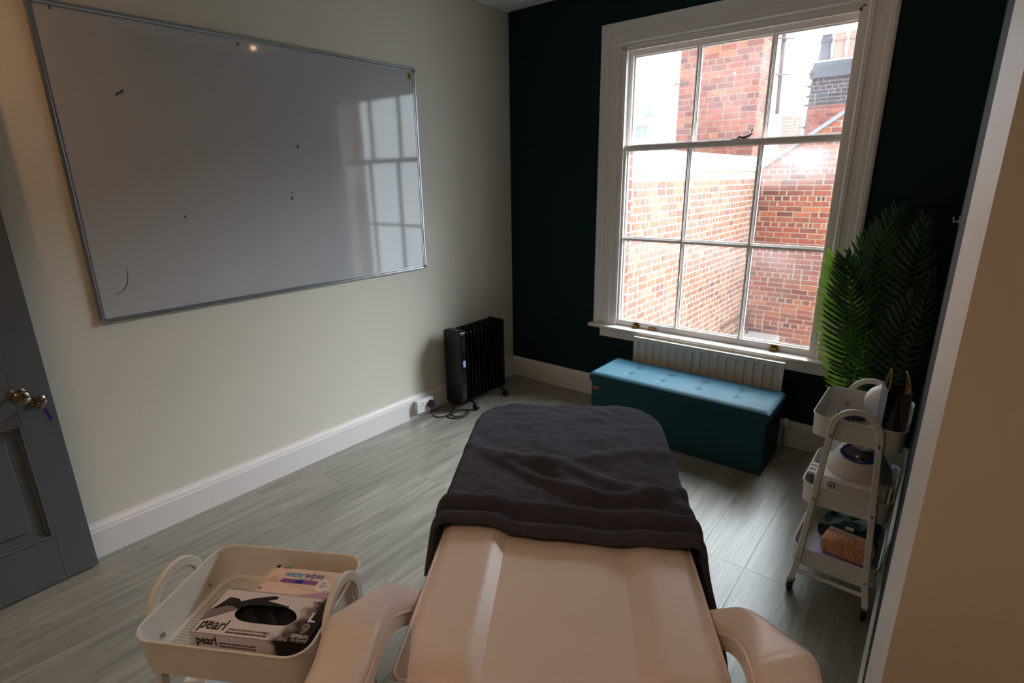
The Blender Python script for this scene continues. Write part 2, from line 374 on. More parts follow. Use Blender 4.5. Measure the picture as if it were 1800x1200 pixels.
sb = MB(); ns = 6
sill_pts = [(-.045, .535), (-.057, .539), (-.060, .546), (-.057, .554), (-.045, .557), (.03, .560), (.12, .565), (.12, .53), (-.03, .53)]
sb.add([(.742, y, z) for y, z in sill_pts]+[(2.345, y, z) for y, z in sill_pts], [tuple(range(9)), tuple(range(17, 8, -1))]+[(i, 9+i, 9+(i+1) % 9, (i+1) % 9) for i in range(9)])
for i_, (y, z) in enumerate(sill_pts): pass
so = sb.obj('window_sill', whitep, W, smooth=30)
# cut: the sill runs in front of the wall at its horns and into the opening behind
box('apron', (.817, -.016, .468), (2.275, 0, .533), whitep, W, bevel=.004)
q = MB()
q.box((wx0, -.005, wz0), (wx0+.02, .12, wz1)); q.box((wx1-.02, -.005, wz0), (wx1, .12, wz1)); q.box((wx0, -.005, wz1-.02), (wx1, .12, wz1)); q.box((wx0, .0, wz0), (wx1, .12, wz0+.012))
q.box((wx0+.02, .0, wz0), (wx0+.03, .016, wz1-.02)); q.box((wx1-.03, .0, wz0), (wx1-.02, .016, wz1-.02)); q.box((wx0+.02, .0, wz1-.035), (wx1-.02, .016, wz1-.02))
q.obj('frame', whitep, W)
def sash(name, y0, y1, z0, z1, bot, top, nrow, gx=(.957, 2.168)):
    s_ = MB(); x0, x1 = wx0+.021, wx1-.021; b = .0085
    s_.box((x0, y0, z0), (gx[0]-.008, y1, z1)); s_.box((gx[1]+.002, y0, z0), (x1, y1, z1))
    s_.box((gx[0]-.008, y0, z0), (gx[1]+.002, y1, z0+bot)); s_.box((gx[0]-.008, y0, z1-top), (gx[1]+.002, y1, z1))
    fr = s_.obj(name, whitep, W, bevel=.002, seg=1)
    gz0, gz1 = z0+bot, z1-top; bars = MB()
    xs = [gx[0]-.008, 1.360, 1.768, gx[1]+.002]; zs = [gz0+(gz1-gz0)*i/nrow for i in range(nrow+1)]
    def bar(p, q2):   # moulded glazing bar: narrow nose towards the room
        horizontal = abs(p[1]-q2[1]) < 1e-6
        for hw, ya, yb in ((b, y0+.012, y1), (b*.55, y0+.002, y0+.012)):
            if horizontal: bars.box((p[0], ya, p[1]-hw), (q2[0], yb, p[1]+hw))
            else: bars.box((p[0]-hw, ya, p[1]), (p[0]+hw, yb, q2[1]))
    for x_ in xs[1:3]: bar((x_, gz0), (x_, gz1))
    for z_ in zs[1:-1]:
        for i in range(3): bar((xs[i]+(b if i else 0), z_), (xs[i+1]-(b if i < 2 else 0), z_))
    # putty fillets along every pane
    bars.obj('glazing_bars', whitep, fr)
    pu = MB(); t = .006
    for i in range(3):
        for j in range(nrow):
            a0, a1 = xs[i]+(b if i else 0), xs[i+1]-(b if i < 2 else 0); c0, c1 = zs[j]+(b if j else 0), zs[j+1]-(b if j < nrow-1 else 0)
            ym = (y0+y1)/2+.004
            for A, B in (((a0, ym, c0), (a0+t, y1-.001, c1)), ((a1-t, ym, c0), (a1, y1-.001, c1)), ((a0+t, ym, c0), (a1-t, y1-.001, c0+t)), ((a0+t, ym, c1-t), (a1-t, y1-.001, c1))): pu.box(A, B)
            g = MB(); g.box((a0+t*.5, ym+.003, c0+t*.5), (a1-t*.5, ym+.006, c1-t*.5)); 
            g.obj('pane', glass_top if nrow == 1 else (glass_mid if (i == 2 and j == 1) else glass), fr)
    pu.obj('putty', whitep, fr)
    return fr
lower = sash('lower_sash', .018, .056, .557, 1.752, .042, .030, 2)
upper = sash('upper_sash', .062, .100, 1.722, 2.318, .033, .040, 1)
def sash_lift(x):
    q = MB(); q.box((x-.026, .012, .566), (x+.026, .018, .580)); q.box((x-.018, .012, .580), (x+.018, .018, .598)); q.box((x-.020, -.008, .566), (x+.020, .012, .570)); q.box((x-.020, -.008, .570), (x+.020, -.004, .580))
    o = q.obj('sash_lift', brass, W, bevel=.002); return o
sash_lift(1.085); sash_lift(1.975)
q = MB(); q.tube([(1.63, .045, 1.758), (1.645, .045, 1.768), (1.67, .045, 1.763), (1.70, .045, 1.772), (1.712, .045, 1.785), (1.705, .045, 1.797), (1.718, .045, 1.802)], [.003, .006, .007, .006, .004, .003, .005], 8); q.box((1.60, .035, 1.752), (1.70, .055, 1.757))
q.obj('sash_fastener', bronze, W)
box('sash_stop', (1.175, .006, .566), (1.235, .018, .578), brass, W, bevel=.002)
box('window_sensor', (.985, .008, .560), (.997, .018, .572), plast, W, bevel=.003)

# ------------------------------------------------------------------ open door, folded back against the left wall
D = bpy.data.objects.new('door_1', None); col.objects.link(D); struct(D); D.location = (.090, -2.937, 0); D.rotation_euler = (0, 0, R(.9))
# local: x<0 is thickness towards the wall, y from 0 (free edge) to -.80 (hinge), panels recessed
def doorleaf():
    st, rl = .115, .0; th = .042; q = MB()
    Hh = 2.02; y0, y1 = -.80, 0; zb = .008
    rails = [(zb, .21), (.70, .915), (1.85, Hh)]
    q.box((-th, -.11, zb), (0, 0, Hh)); q.box((-th, y0, zb), (0, y0+.11, Hh)); 
    q.box((-th, -.45, .21), (0, -.35, 1.85))
    for a, b in rails: q.box((-th, y0+.11, a), (0, -.11, b))
    q.box((-.032, y0+.11, .21), (-.014, -.11, 1.85))
    return q.obj('door_leaf', doorm, D, bevel=.0015, seg=1)
doorleaf()
for (ya, yb) in ((-.35, -.11), (-.69, -.45)):
    for (za, zb) in ((.21, .70), (.915, 1.85)):
        for nm, off, wd, x0, x1 in (('panel_moulding', 0, .022, -.014, .004), ('raised_panel', .055, None, -.014, -.006)):
            q = MB()
            a, b, c, d = ya+off, yb-off, za+off, zb-off
            if wd:
                for k_, (wA, xx) in enumerate(((.010, .004), (.022, -.006))):
                    q.box((x0, a, c), (xx, a+wA, d)); q.box((x0, b-wA, c), (xx, b, d)); q.box((x0, a+wA, c), (xx, b-wA, c+wA)); q.box((x0, a+wA, d-wA), (xx, b-wA, d))
                q.obj(nm, doorm, D, bevel=.003)
            else:
                q.box((x0, a, c), (x1, b, d)); q.obj(nm, doorm, D, bevel=.006)
def lx(prof, y, z, mt, nm, n=28, xo=0):
    q = MB(); T = M.Translation((xo, y, z)) @ M.Rotation(pi/2, 4, 'Y'); q.lathe(prof, n, T); return q.obj(nm, mt, D, smooth=True)
lx([(.026, 0), (.027, .004), (.020, .008), (.009, .012), (.009, .028), (.016, .034), (.027, .044), (.029, .054), (.026, .064), (.015, .071), (.001, .073)], -.096, .815, nickel, 'door_knob')
lk = lx([(.023, 0), (.024, .005), (.018, .010), (.013, .011), (.012, .018), (.001, .018)], -.042, .772, nickel, 'lock_cylinder')
key = thing('key', 'key with a purple tag hanging from the lock of the grey door', 'key', (.110, -2.979, .772))
q = MB(); q.box((0, -.0012, -.003), (.018, .0012, .003)); q.lathe([(.009, -.001), (.009, .001)], 16, M.Translation((.026, 0, 0)) @ M.Rotation(pi/2, 4, 'X')); q.obj('key_blade', chrome, key)
q = MB(); q.tube([(.028+.008*cos(a*pi/6), .001*sin(a), -.008+.008*sin(a*pi/6)) for a in range(12)], .0009, 6, closed=True); q.obj('key_ring', chrome, key)
q = MB(); q.prism(rrect(.012, .055, .005, 4), -.0015, .0015, M.Translation((.030, .008, -.045)) @ M.Rotation(R(12), 4, 'X') @ M.Rotation(pi/2, 4, 'Y') @ M.Rotation(pi/2, 4, 'Z')); q.obj('key_tag', purple, key)

# ================================================================== WHITEBOARD
wb = thing('whiteboard', 'large white dry-wipe board with aluminium frame on the cream wall', 'whiteboard', (0, -1.8135, 1.60))
bw, bh = 1.802, 1.194; y0, y1, z0, z1 = -bw/2, bw/2, -bh/2, bh/2
wbm = mat('whiteboard_enamel', 'b3b4b8', .06, spec=.7, var=.02)
q = MB(); q.box((.002, y0+.008, z0+.008), (.009, y1-.008, z1-.008)); q.obj('writing_surface', wbm, wb)
q = MB(); prof = [(.0, .0), (.013, .0), (.017, .004), (.017, .010), (.012, .014), (.012, .018), (.0, .018)]
for (pa, pb, inw) in (((y0, z0), (y1, z0), (0, 1)), ((y0, z1), (y1, z1), (0, -1)), ((y0, z0), (y0, z1), (1, 0)), ((y1, z0), (y1, z1), (-1, 0))):
    k = len(prof); mi = .016
    def P_(p, a): return None
    dx = V((pb[0]-pa[0], pb[1]-pa[1])).normalized(); vs = []
    for base, sgn in ((pa, 1), (pb, -1)):
        for xx, a in prof:
            vs.append((xx, base[0]+inw[0]*a+dx.x*sgn*mi*(1), base[1]+inw[1]*a+dx.y*sgn*mi))
    q.add(vs, [tuple(range(k)), tuple(range(2*k-1, k-1, -1))]+[(i, (i+1) % k, k+(i+1) % k, k+i) for i in range(k)])
q.obj('frame', alu, wb, smooth=25)
cm = mat('grey_plastic_corner', '83868a', .4)
for sy, sz in ((1, 1), (1, -1), (-1, 1), (-1, -1)):
    q = MB(); pts = [(0, 0), (.020, 0), (.020, .016)] + [(.018*1-.0, .018)] + [(.016, .020), (0, .020)]
    arc = [(.014-.014*cos(a), .014-.014*sin(a)) for a in [i*pi/2/5 for i in range(6)]]
    pts = arc[::1]+[(.022, 0), (.022, .020), (.020, .022), (0, .022)]
    poly = [(y1*sy-sy*p[0] if True else 0, z1*sz-sz*p[1]) for p in pts]
    n = len(poly); q.add([(0, p[0], p[1]) for p in poly]+[(.0175, p[0], p[1]) for p in poly], [tuple(range(n-1, -1, -1)), tuple(range(n, 2*n))]+[(i, (i+1) % n, n+(i+1) % n, n+i) for i in range(n)])
    q.obj('corner_cap', cm, wb)
    q = MB(); q.lathe([(.003, 0), (.003, .002), (.001, .003)], 10, M.Translation((.0175, sy*(y1-.017*1), sz*(z1-.017))) @ M.Rotation(pi/2, 4, 'Y')); q.obj('screw', bronze, wb)
# small yellow green sticker with a dark fir tree, top right corner
stk = box('sticker', (.0091, y1-.062, z1-.064), (.0098, y1-.026, z1-.022), mat('sticker_green', 'a3ab3a', .5), wb)
q = MB(); cy_, cz_ = y1-.044, z1-.044
for zz, hw in ((-.002, .013), (.006, .010)):
    q.add([(.0099, cy_-hw, cz_+zz-.004), (.0099, cy_+hw, cz_+zz-.004), (.0099, cy_, cz_+zz+.012)], [(0, 1, 2)])
q.add([(.0099, cy_-.003, cz_-.014), (.0099, cy_+.003, cz_-.014), (.0099, cy_+.003, cz_-.005), (.0099, cy_-.003, cz_-.005)], [(0, 1, 2, 3)])
q.add([(.0099, cy_-.015, cz_-.019), (.0099, cy_+.015, cz_-.019), (.0099, cy_+.015, cz_-.0145), (.0099, cy_-.015, cz_-.0145)], [(0, 1, 2, 3)])
q.obj('tree_symbol', mat('sticker_print', '1e2a12', .5), stk)
# smudges and specks left on the board
smu = mat('marker_smudge', '4c4c4b', .6)
def smudge(y, z, pts, r):
    q = MB(); q.tube([(0, a, b) for a, b in pts], r, 6, T=M.Translation((.0093, y, z)) @ M.Diagonal((.12, 1, 1, 1))); q.obj('smudge', smu, wb)
def blob(y, z, r):
    q = MB(); q.lathe([(r, 0), (r*.8, .0004)], 12, M.Translation((.0091, y, z)) @ M.Rotation(pi/2, 4, 'Y')); q.obj('speck', smu, wb)
SM = {'bar': (-.664, .306), 's1': (.081, .13), 's2': (.014, -.123), 's3': (.018, -.097), 's4': (-.507, -.185), 'arc': (-.80, -.43), 'top': (-.83, .575), 't2': (-.155, .56)}
smudge(*SM['bar'], [(-.017, -.012), (-.006, -.003), (0, -.002), (.007, .004), (.015, .013)], [.002, .005, .0035, .005, .002])
blob(*SM['s1'], .008); blob(*SM['s2'], .009); blob(*SM['s3'], .005); blob(*SM['s4'], .006); blob(*SM['t2'], .007)
smudge(*SM['top'], [(0, -.01), (0, .012)], .004)
smudge(*SM['arc'], [(-.035, -.055), (.0, -.045), (.022, -.015), (.03, .02), (.03, .055)], [.001, .0018, .0022, .0018, .001])

# ================================================================== OIL HEATER
ht = thing('oil_heater', 'black oil-filled radiator on castors against the cream wall', 'heater', (.150, -.625, 0))
for nm in range(1): pass
hx = .076; zb, zt = .055, .575
def finshape(hx_, zb, zt, r=.028):
    return [(p[0], p[1]+(zb+zt)/2) for p in rrect(2*hx_, zt-zb, r, 4)]
q = MB(); T = M.Rotation(pi/2, 4, 'X')
pts = finshape(hx, zb, zt); q.prism(pts, -.0035, .0035, T); pts2 = finshape(hx*.55, zb+.03, zt-.03, .02); q.prism(pts2, -.014, .014, T)
for zz in (zb+.055, zt-.055): q.lathe([(.024, -.022), (.024, .022)], 16, M.Translation((0, 0, zz)) @ M.Rotation(pi/2, 4, 'X'))
fin = q.obj('fin', black, ht, loc=(0, -.145, 0), bevel=.003)
for i in range(1, 11):
    o = fin.copy(); col.objects.link(o); o.location = (0, -.145+i*.0368, 0)
q = MB(); q.prism(finshape(hx+.004, zb-.01, zt+.006, .022), -.0, .055, M.Translation((0, -.168, 0)) @ T); q.obj('control_housing', black, ht, bevel=.006)
q = MB(); q.prism(finshape(hx+.002, zb, zt+.004, .022), -.006, .006, M.Translation((0, .236, 0)) @ T); q.obj('end_panel', black, ht, bevel=.004)
# controls on the long side of the housing, facing the room
lcd = box('display_sticker', (hx+.0045, -.203, .325), (hx+.0056, -.181, .372), mat('blue_white_sticker', 'a7b7d6', .4), ht)
box('badge', (hx+.0042, -.215, .545), (hx+.0065, -.176, .553), chrome, ht)
box('handle_recess', (-.035, -.212, zt+.004), (.035, -.188, zt+.009), mat('dark_grey_plastic', '1c1d20', .4), ht, bevel=.002)
q = MB()
for zz in range(7): q.box((hx+.0042, -.212, .45+zz*.010), (hx+.0055, -.180, .454+zz*.010))
q.obj('vent_slots', blackm, ht)
for yy in (-.135, .195):
    q = MB(); q.tube([(-.115, yy, .040), (-.09, yy, .056), (0, yy, .056), (.09, yy, .056), (.118, yy, .040)], .008, 8); q.obj('foot_bar', black, ht, smooth=True)
    for sx in (-1, 1):
        if sx < 0: cx = -.108
        else: cx = .122
        cst = MB(); cst.lathe([(.0, -.014), (.022, -.014), (.025, -.008), (.025, .008), (.022, .014), (0.001, .014)], 18, M.Translation((cx, yy, .025)) @ M.Rotation(pi/2, 4, 'X')); cst.obj('castor', rubber, ht, smooth=True)
        c2 = MB(); c2.lathe([(.004, 0), (.004, .003)], 10, M.Translation((cx-.02*sx, yy, .062))); c2.obj('screw', chrome, ht)
# cord from the heater to the socket
cp = catmull([(.01, -.225, .07), (.02, -.26, .015), (.06, -.31, .005), (.11, -.29, .005), (.12, -.22, .006), (.09, -.19, .012), (.04, -.24, .011), (.03, -.31, .006), (.07, -.35, .005), (.13, -.31, .006), (.14, -.24, .012), (.10, -.21, .018),
              (.05, -.27, .018), (.03, -.35, .005), (.0, -.39, .005), (-.04, -.40, .012), (-.055, -.392, .035), (-.062, -.385, .060)], 6)
q = MB(); q.tube(cp, .0045, 6); q.obj('power_cord', rubber, ht, smooth=True)
q = MB(); q.lathe([(.020, 0), (.026, .004), (.027, .018), (.022, .030), (.001, .033)], 18, M.Translation((-.078, -.385, .086)) @ M.Rotation(pi/2, 4, 'Y')); q.tube([(-.062, -.385, .075), (-.060, -.386, .050)], .007, 8)
q.obj('plug', rubber, ht, smooth=True)
# double socket on the skirting
ss = thing('power_socket', 'white double wall socket low on the skirting of the cream wall', 'socket', (.030, -1.047, .083))
q = MB(); q.box((0, -.070, -.043), (.036, .073, .043)); q.obj('back_box', plast, ss, bevel=.003)
q = MB(); q.box((.036, -.073, -.043), (.042, .073, .043)); q.obj('face_plate', plast, ss, bevel=.003)
for yy in (-.042, .036):
    q = MB()
    for (a, b, hw, hh_) in ((0, .008, .0022, .004), (-.011, -.012, .0032, .002), (.011, -.012, .0032, .002)): q.box((.0415, yy+a-hw, b-hh_), (.0424, yy+a+hw, b+hh_))
    q.obj('socket_holes', blackm, ss)
    box('switch', (.042, yy+(-1 if yy > 0 else 1)*.024-.006, .010), (.0455, yy+(-1 if yy > 0 else 1)*.024+.006, .030), plast, ss, bevel=.001)

# ================================================================== OTTOMAN
ot = thing('storage_ottoman', 'long teal fabric storage bench with tufted lid below the window', 'storage bench', (1.568, -.322, 0), R(.3))
ow, od = 1.075, .365
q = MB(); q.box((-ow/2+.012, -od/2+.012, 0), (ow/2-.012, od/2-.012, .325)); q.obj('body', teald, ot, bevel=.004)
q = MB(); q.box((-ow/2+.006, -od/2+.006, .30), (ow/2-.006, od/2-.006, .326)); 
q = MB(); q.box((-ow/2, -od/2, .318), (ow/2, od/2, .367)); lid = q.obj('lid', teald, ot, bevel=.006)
btn = [(-ow/2+ow*(i+1)/5, yy) for i in range(4) for yy in (-od/6, od/6)]
def lidtop(u, v):
    x_ = (u-.5)*ow; y_ = (v-.5)*od; e = min(1, min(u, 1-u)*ow/.030)*1.0; e2 = min(1, min(v, 1-v)*od/.030)
    h = .016*(1-(1-e)**2.2)*(1-(1-e2)**2.2)
    for bx_, by_ in btn:
        d2 = (x_-bx_)**2+(y_-by_)**2; h -= .0085*math.exp(-d2/.00028) + .004*math.exp(-d2/.0022)
    for by_ in (-od/6, od/6):
        inside = 1 if abs(x_) < ow/2-.02 else 0
        h -= .0022*math.exp(-((y_-by_)/.0035)**2)*inside
    for bx_ in [-ow/2+ow*(i+1)/5 for i in range(4)]:
        h -= .0016*math.exp(-((x_-bx_)/.0035)**2)
    return (x_, y_, .365+h)
q = MB(); q.grid(lidtop, 260, 90); q.obj('tufted_cushion', teal, lid, smooth=80)
for bx_, by_ in btn:
    q = MB(); q.lathe([(.006, 0), (.006, .002), (.003, .0035)], 10, M.Translation((bx_, by_, .3685))); q.obj('button', teal, lid, smooth=True)
box('leather_tag', (-ow/2+.022, -od/2+.0085, .268), (-ow/2+.066, -od/2+.012, .286), leather, ot)

# ================================================================== PANEL RADIATOR
rd = thing('panel_radiator', 'white steel panel radiator with vertical flutes under the window', 'radiator', (1.597, -.055, .12))
rw, rh = .930, .408
def radf(u, v):
    x_ = (u-.5)*rw; z_ = v*rh; n = 17; p = (rw-.03)/n; k = (x_+rw/2-.015)/p; fx = (k-math.floor(k)-.5)*p
    y_ = 0.0
    if 0 <= k < n:
        zc = min(max(z_, .035), rh-.040); d = math.hypot(fx, (z_-zc)); y_ = .012*min(1, max(0, (1-(d/.0145)**2))*2.2) if d < .0145 else 0
    return (x_, -.045+y_, z_)
q = MB(); q.grid(radf, 340, 90); q.obj('front_panel', radm, rd, smooth=60)
q = MB(); q.box((-rw/2, -.047, rh-.001), (rw/2, -.030, rh+.003)); q.box((-rw/2-.003, -.047, 0), (-rw/2, -.030, rh+.003)); q.box((rw/2, -.047, 0), (rw/2+.003, -.030, rh+.003)); q.box((-rw/2, -.0315, .01), (rw/2, -.030, rh-.002))
q.obj('panel_edge', radm, rd, bevel=.002)
for k_ in (-.3, .3):
    q = MB(); q.box((k_-.02, -.030, .05), (k_+.02, .054, .35)); q.obj('wall_bracket', radm, rd)
q = MB(); q.tube([(rw/2, -.036, .03), (rw/2+.045, -.036, .03), (rw/2+.05, -.036, -.12)], .0075, 10); q.obj('pipe', chrome, rd, smooth=True)
q = MB(); q.lathe([(.014, 0), (.017, .004), (.017, .040), (.013, .046)], 14, M.Translation((rw/2+.05, -.036, .03))); q.obj('valve_cap', plast, rd, smooth=True)

# ================================================================== TREATMENT BED
BA = math.atan2(.537, .843)
bed = thing('treatment_bed', 'padded beige treatment couch with armrests in the middle of the room', 'treatment couch', (2.034, -2.876, 0), BA)
# local x: across (0..608), local y: towards the foot end
ZB = .70; BWD = .604
def bprof(t):
    a = [(0, 0), (.120, .003), (.172, -.020), (.425, -.020), (.505, .004), (.604, 0)]
    for (x0_, h0), (x1_, h1) in zip(a, a[1:]):
        if t <= x1_+1e-9:
            k_ = (t-x0_)/(x1_-x0_); k_ = k_*k_*(3-2*k_); return h0+(h1-h0)*k_
    return 0
def cushion(name, s0, s1, z=ZB, th=.10, sag=.014):
    def top(u, v):
        t = u*BWD; s = s0+(s1-s0)*v
        eu = min(u, 1-u)*BWD/.030; ev = min(v, 1-v)*(s1-s0)/.045
        e = min(1, eu); f = min(1, ev)
        return (t, s, z+bprof(t)*min(1, ev*1.2)+ -sag*(1-(1-(1-e)**2)*(1-(1-f)**2)))
    b = MB(); b.grid(top, 70, 60); o = b.obj(name, pvc, bed, smooth=80)
    q = MB()
    q.prism(rrect(BWD-.004, s1-s0-.004, .022, 5), z-th, z-sag-.002, M.Translation((BWD/2, (s0+s1)/2, 0))); sd_ = q.obj('cushion_side', pvc, o, bevel=.008)
    for zz in (z-sag, z-th+.004):
        q = MB(); q.tube([(p[0]+BWD/2, p[1]+(s0+s1)/2, zz) for p in rrect(BWD+.002, s1-s0+.002, .024, 5)], .0042, 8, closed=True); q.obj('piping', pvcp, o, smooth=True)
    return o
cushion('leg_cushion', 0, 1.155)
cushion('back_cushion', -.62, -.006)
q = MB(); q.box((.05, -.55, ZB-.135), (.554, 1.08, ZB-.10)); q.obj('support_frame', mat('grey_steel', '54585a', .4, .6), bed)
q = MB(); q.box((.12, -.15, .10), (.484, .75, ZB-.135)); q.obj('lift_column', mat('column_cover', 'cfc4bb', .5), bed, bevel=.02)
q = MB(); q.box((.05, -.42, 0.0), (.554, .95, .10)); q.obj('base', mat('base_cover', 'd5cdc6', .5), bed, bevel=.02)
def arm(mir):
    st = [(-.004, .246, -.002, .203, .668), (-.036, .220, -.018, .157, .703), (-.055, .185, -.022, .110, .738), (-.072, .136, -.019, .064, .766), (-.089, .078, -.013, .028, .786), (-.102, .043, -.009, .004, .797), (-.112, .027, -.008, -.010, .80),
          (-.114, .010, -.007, -.022, .802), (-.106, -.03, -.004, -.05, .80), (-.097, -.09, -.002, -.09, .80), (-.092, -.25, -.002, -.25, .80), (-.086, -.40, -.010, -.40, .80), (-.070, -.425, -.030, -.425, .798)]
    O_ = catmull([(a, b, z) for a, b, c, d, z in st], 6); I_ = catmull([(c, d, z) for a, b, c, d, z in st], 6); k = len(O_)
    if mir: O_ = [V((BWD-p.x, p.y, p.z)) for p in O_]; I_ = [V((BWD-p.x, p.y, p.z)) for p in I_]
    zt = 0; prof = [(0, -.048), (0, -.014), (.012, -.006), (.05, 0), (.15, .004), (.35, .006), (.65, .006), (.85, .004), (.95, 0), (.988, -.006), (1, -.014), (1, -.048)]
    vs = []; m_ = len(prof)
    for j in range(k):
        for c, h in prof:
            p = O_[j].lerp(I_[j], c); w_ = (O_[j]-I_[j]).length; vs.append((p.x, p.y, p.z+h))
    fs = [(j*m_+i, (j+1)*m_+i, (j+1)*m_+(i+1) % m_, j*m_+(i+1) % m_) for j in range(k-1) for i in range(m_)]+[tuple(range(m_)), tuple(range(k*m_-1, (k-1)*m_-1, -1))]
    b = MB(); b.add(vs, fs); o = b.obj('armrest', pvc, bed, smooth=50)
    loop = [(p.x, p.y, p.z-.013) for p in O_]+[(p.x, p.y, p.z-.013) for p in reversed(I_)]
    q = MB(); q.tube(loop, .0036, 6, closed=True); q.obj('piping', pvcp, o, smooth=True)
    sx = 1 if mir else -1; bx = BWD if mir else 0
    q = MB(); q.box((bx+sx*.03-.012, -.10, .56), (bx+sx*.03+.012, -.07, .752)); q.box((min(bx, bx+sx*.03)-.006, -.10, .56), (max(bx, bx+sx*.03)+.006, -.07, .59)); q.obj('arm_bracket', MATS['grey_steel'], bed)
    q = MB(); q.lathe([(.006, 0), (.006, .004), (.001, .005)], 10, M.Translation((bx+sx*.03, -.101, .64)) @ M.Rotation(pi/2, 4, 'X')); q.obj('bolt', chrome, bed)
arm(False); arm(True)

# ---- fleece throw over the foot of the couch
bl = None
def blanket():
    s_front = .425; s_end = 1.175
    nu, nv = 230, 190
    aL, aR = -.125, BWD+.30; b0, b1 = -.0, s_end-s_front+.30
    cx0, cx1, cy0, cy1 = -.004, BWD+.006, -1.0, s_end-s_front
    rc = .13
    def fn(u, v):
        a = aL+(aR-aL)*u; b = b0+(b1-b0)*v
        # nearest point in the inset rectangle
        qx = min(max(a, cx0+rc*(1 if b > cy1-rc else .12)), cx1-rc*(1 if b > cy1-rc else .12)); r_ = rc if b > cy1-rc else rc*.12
        if b > cy1-rc:
            qx = min(max(a, cx0+rc), cx1-rc); r_ = rc; qy = min(b, cy1-rc)
        else:
            # keep the corner radius fading in smoothly
            qx = min(max(a, cx0+rc), cx1-rc); r_ = rc; qy = b
        dx, dy = a-qx, b-qy; L = math.hypot(dx, dy)
        top = ZB+.017
        if L <= r_ or L < 1e-6: X, Y, drop, d = a, b, 0, 0
        else:
            d = L-r_; k = r_/L; br = .030
            # bend over an edge of radius br
            th = min(d/br, pi/2); outw = br*sin(th)*.75; drop = br*(1-cos(th))+max(0, d-br*pi/2)
            flare = max(0, d-br*pi/2)
            outw += .10*flare + .012*sin(b*34+a*9)*min(1, flare*7)+.010*sin(b*15+2)*min(1, flare*5)
            X = qx+dx*(k)+dx/L*outw; Y = qy+dy*k+dy/L*outw
        z = top-drop
        t = min(max(a, 0), BWD); f = max(0, 1-drop*9)
        z += bprof(t)*.75*f*max(0, 1-b*2.6)
        # folds: flowing ridges
        def ridge(c, wd, h): return 1.35*h*math.exp(-(c/wd)**2)
        q_ = a/BWD
        z += f*ridge(b-(.075+.012*sin(a*7)), .022, .024)                                       # second rolled fold behind the front hem
        z += f*ridge(b-(.012), .022, .014)
        z -= f*ridge(b-(.043+.006*sin(a*6+1)), .010, .012)
        z += f*ridge(b-(.30-.22*q_+.20*(q_-.45)**2*2.2+.02*sin(a*9)), .020, .017)*min(1, max(0, q_*2.2-.1))
        z += f*ridge(b-(.22+.13*math.cos(2.6*(q_-.15))), .026, .012)*min(1, max(0, (q_-.1)*3))
        z += f*ridge(b-(.56-.62*q_), .028, .005)*math.exp(-((q_-.42)/.22)**2)
        z -= f*ridge(b-(.51-.62*q_), .022, .002)*math.exp(-((q_-.42)/.22)**2)
        z += f*ridge(b-(.40-.28*q_), .030, .012)*math.exp(-((q_-.25)/.25)**2)
        z += f*ridge(b-(.36-.05*sin(a*8)), .03, .009)*min(1, max(0, q_*1.6))
        z += .006*noise.noise(V((a*7, b*9, 1)))+.0035*noise.noise(V((a*22, b*30, 5)))
        z += f*.005*noise.noise(V((a*3.3, b*4.5, 8)))
        # hem rounds down at the front
        if b < .020: z -= .016*(1-b/.020)**2*f; Y += 0
        skew = -.055*max(0, (X-.0))*(1 if b < .15 else max(0, 1-(b-.15)*3))/1.0
        fl = 0
        if a > BWD and b < .35: fl = -(a-BWD)*.42*(1-b/.35)
        if a < 0 and b < .3: fl = (a)*.55*(1-b/.3)
        w1 = .008*sin(a*8.0+.5)+.004*sin(a*21)
        return (X, s_front+Y+skew+fl+w1*max(0, 1-b*6), z)
    b = MB(); b.grid(fn, nu, nv); o = b.obj('fleece_throw', fleece, smooth=80, solid=.014)
    return o
bl = blanket(); bl.location = (2.034, -2.876, 0); bl.rotation_euler = (0, 0, BA)
tag(bl, 'dark charcoal fleece throw draped over the foot of the beige couch', 'blanket')

# ================================================================== UTILITY TROLLEYS
TW, TD = .275, .350
holes = mat('tray_mesh_wire', 'cfccc4', .5)
def tray(parent, z, hh=.078, w=TW, d=TD):
    out = rrect(w, d, .042, 7); inn = rrect(w-.005, d-.005, .040, 7); n = len(out); tp = .975
    lo = [(p[0]*tp, p[1]*tp) for p in out]; li = [(p[0]*tp, p[1]*tp) for p in inn]
    b = MB(); rings = [[(p[0], p[1], z-hh) for p in lo], [(p[0], p[1], z) for p in out], [(p[0], p[1], z) for p in inn], [(p[0], p[1], z-hh+.003) for p in li]]
    m_ = [(p[0], p[1]) for p in rrect(w*tp-.028, d*tp-.028, .028, 7)]
    rings += [[(p[0], p[1], z-hh+.003) for p in m_], [(p[0], p[1], z-hh) for p in m_]]
    vs = [p for g in rings for p in g]; fs = []
    K = len(rings)
    for k in range(K):
        k2 = (k+1) % K
        for i in range(n): fs.append((k*n+i, k*n+(i+1) % n, k2*n+(i+1) % n, k2*n+i))
    b.add(vs, fs); o = b.obj('tray', trolw, parent, smooth=35)
    q = MB(); q.tube([(p[0]*1.004, p[1]*1.004, z) for p in out], .0026, 6, closed=True); q.obj('rim', trolw, o, smooth=True)
    g = MB(); s_ = .0072; t = .0016; w2, d2 = w*tp/2-.014, d*tp/2-.014
    i = -int(w2/s_)
    while i*s_ < w2: g.box((i*s_-t, -d2, z-hh+.0006), (i*s_+t, d2, z-hh+.0022)); i += 1
    i = -int(d2/s_)
    while i*s_ < d2: g.box((-w2, i*s_-t, z-hh+.0004), (w2, i*s_+t, z-hh+.002)); i += 1
    g.obj('tray_mesh', holes, o)
    return o
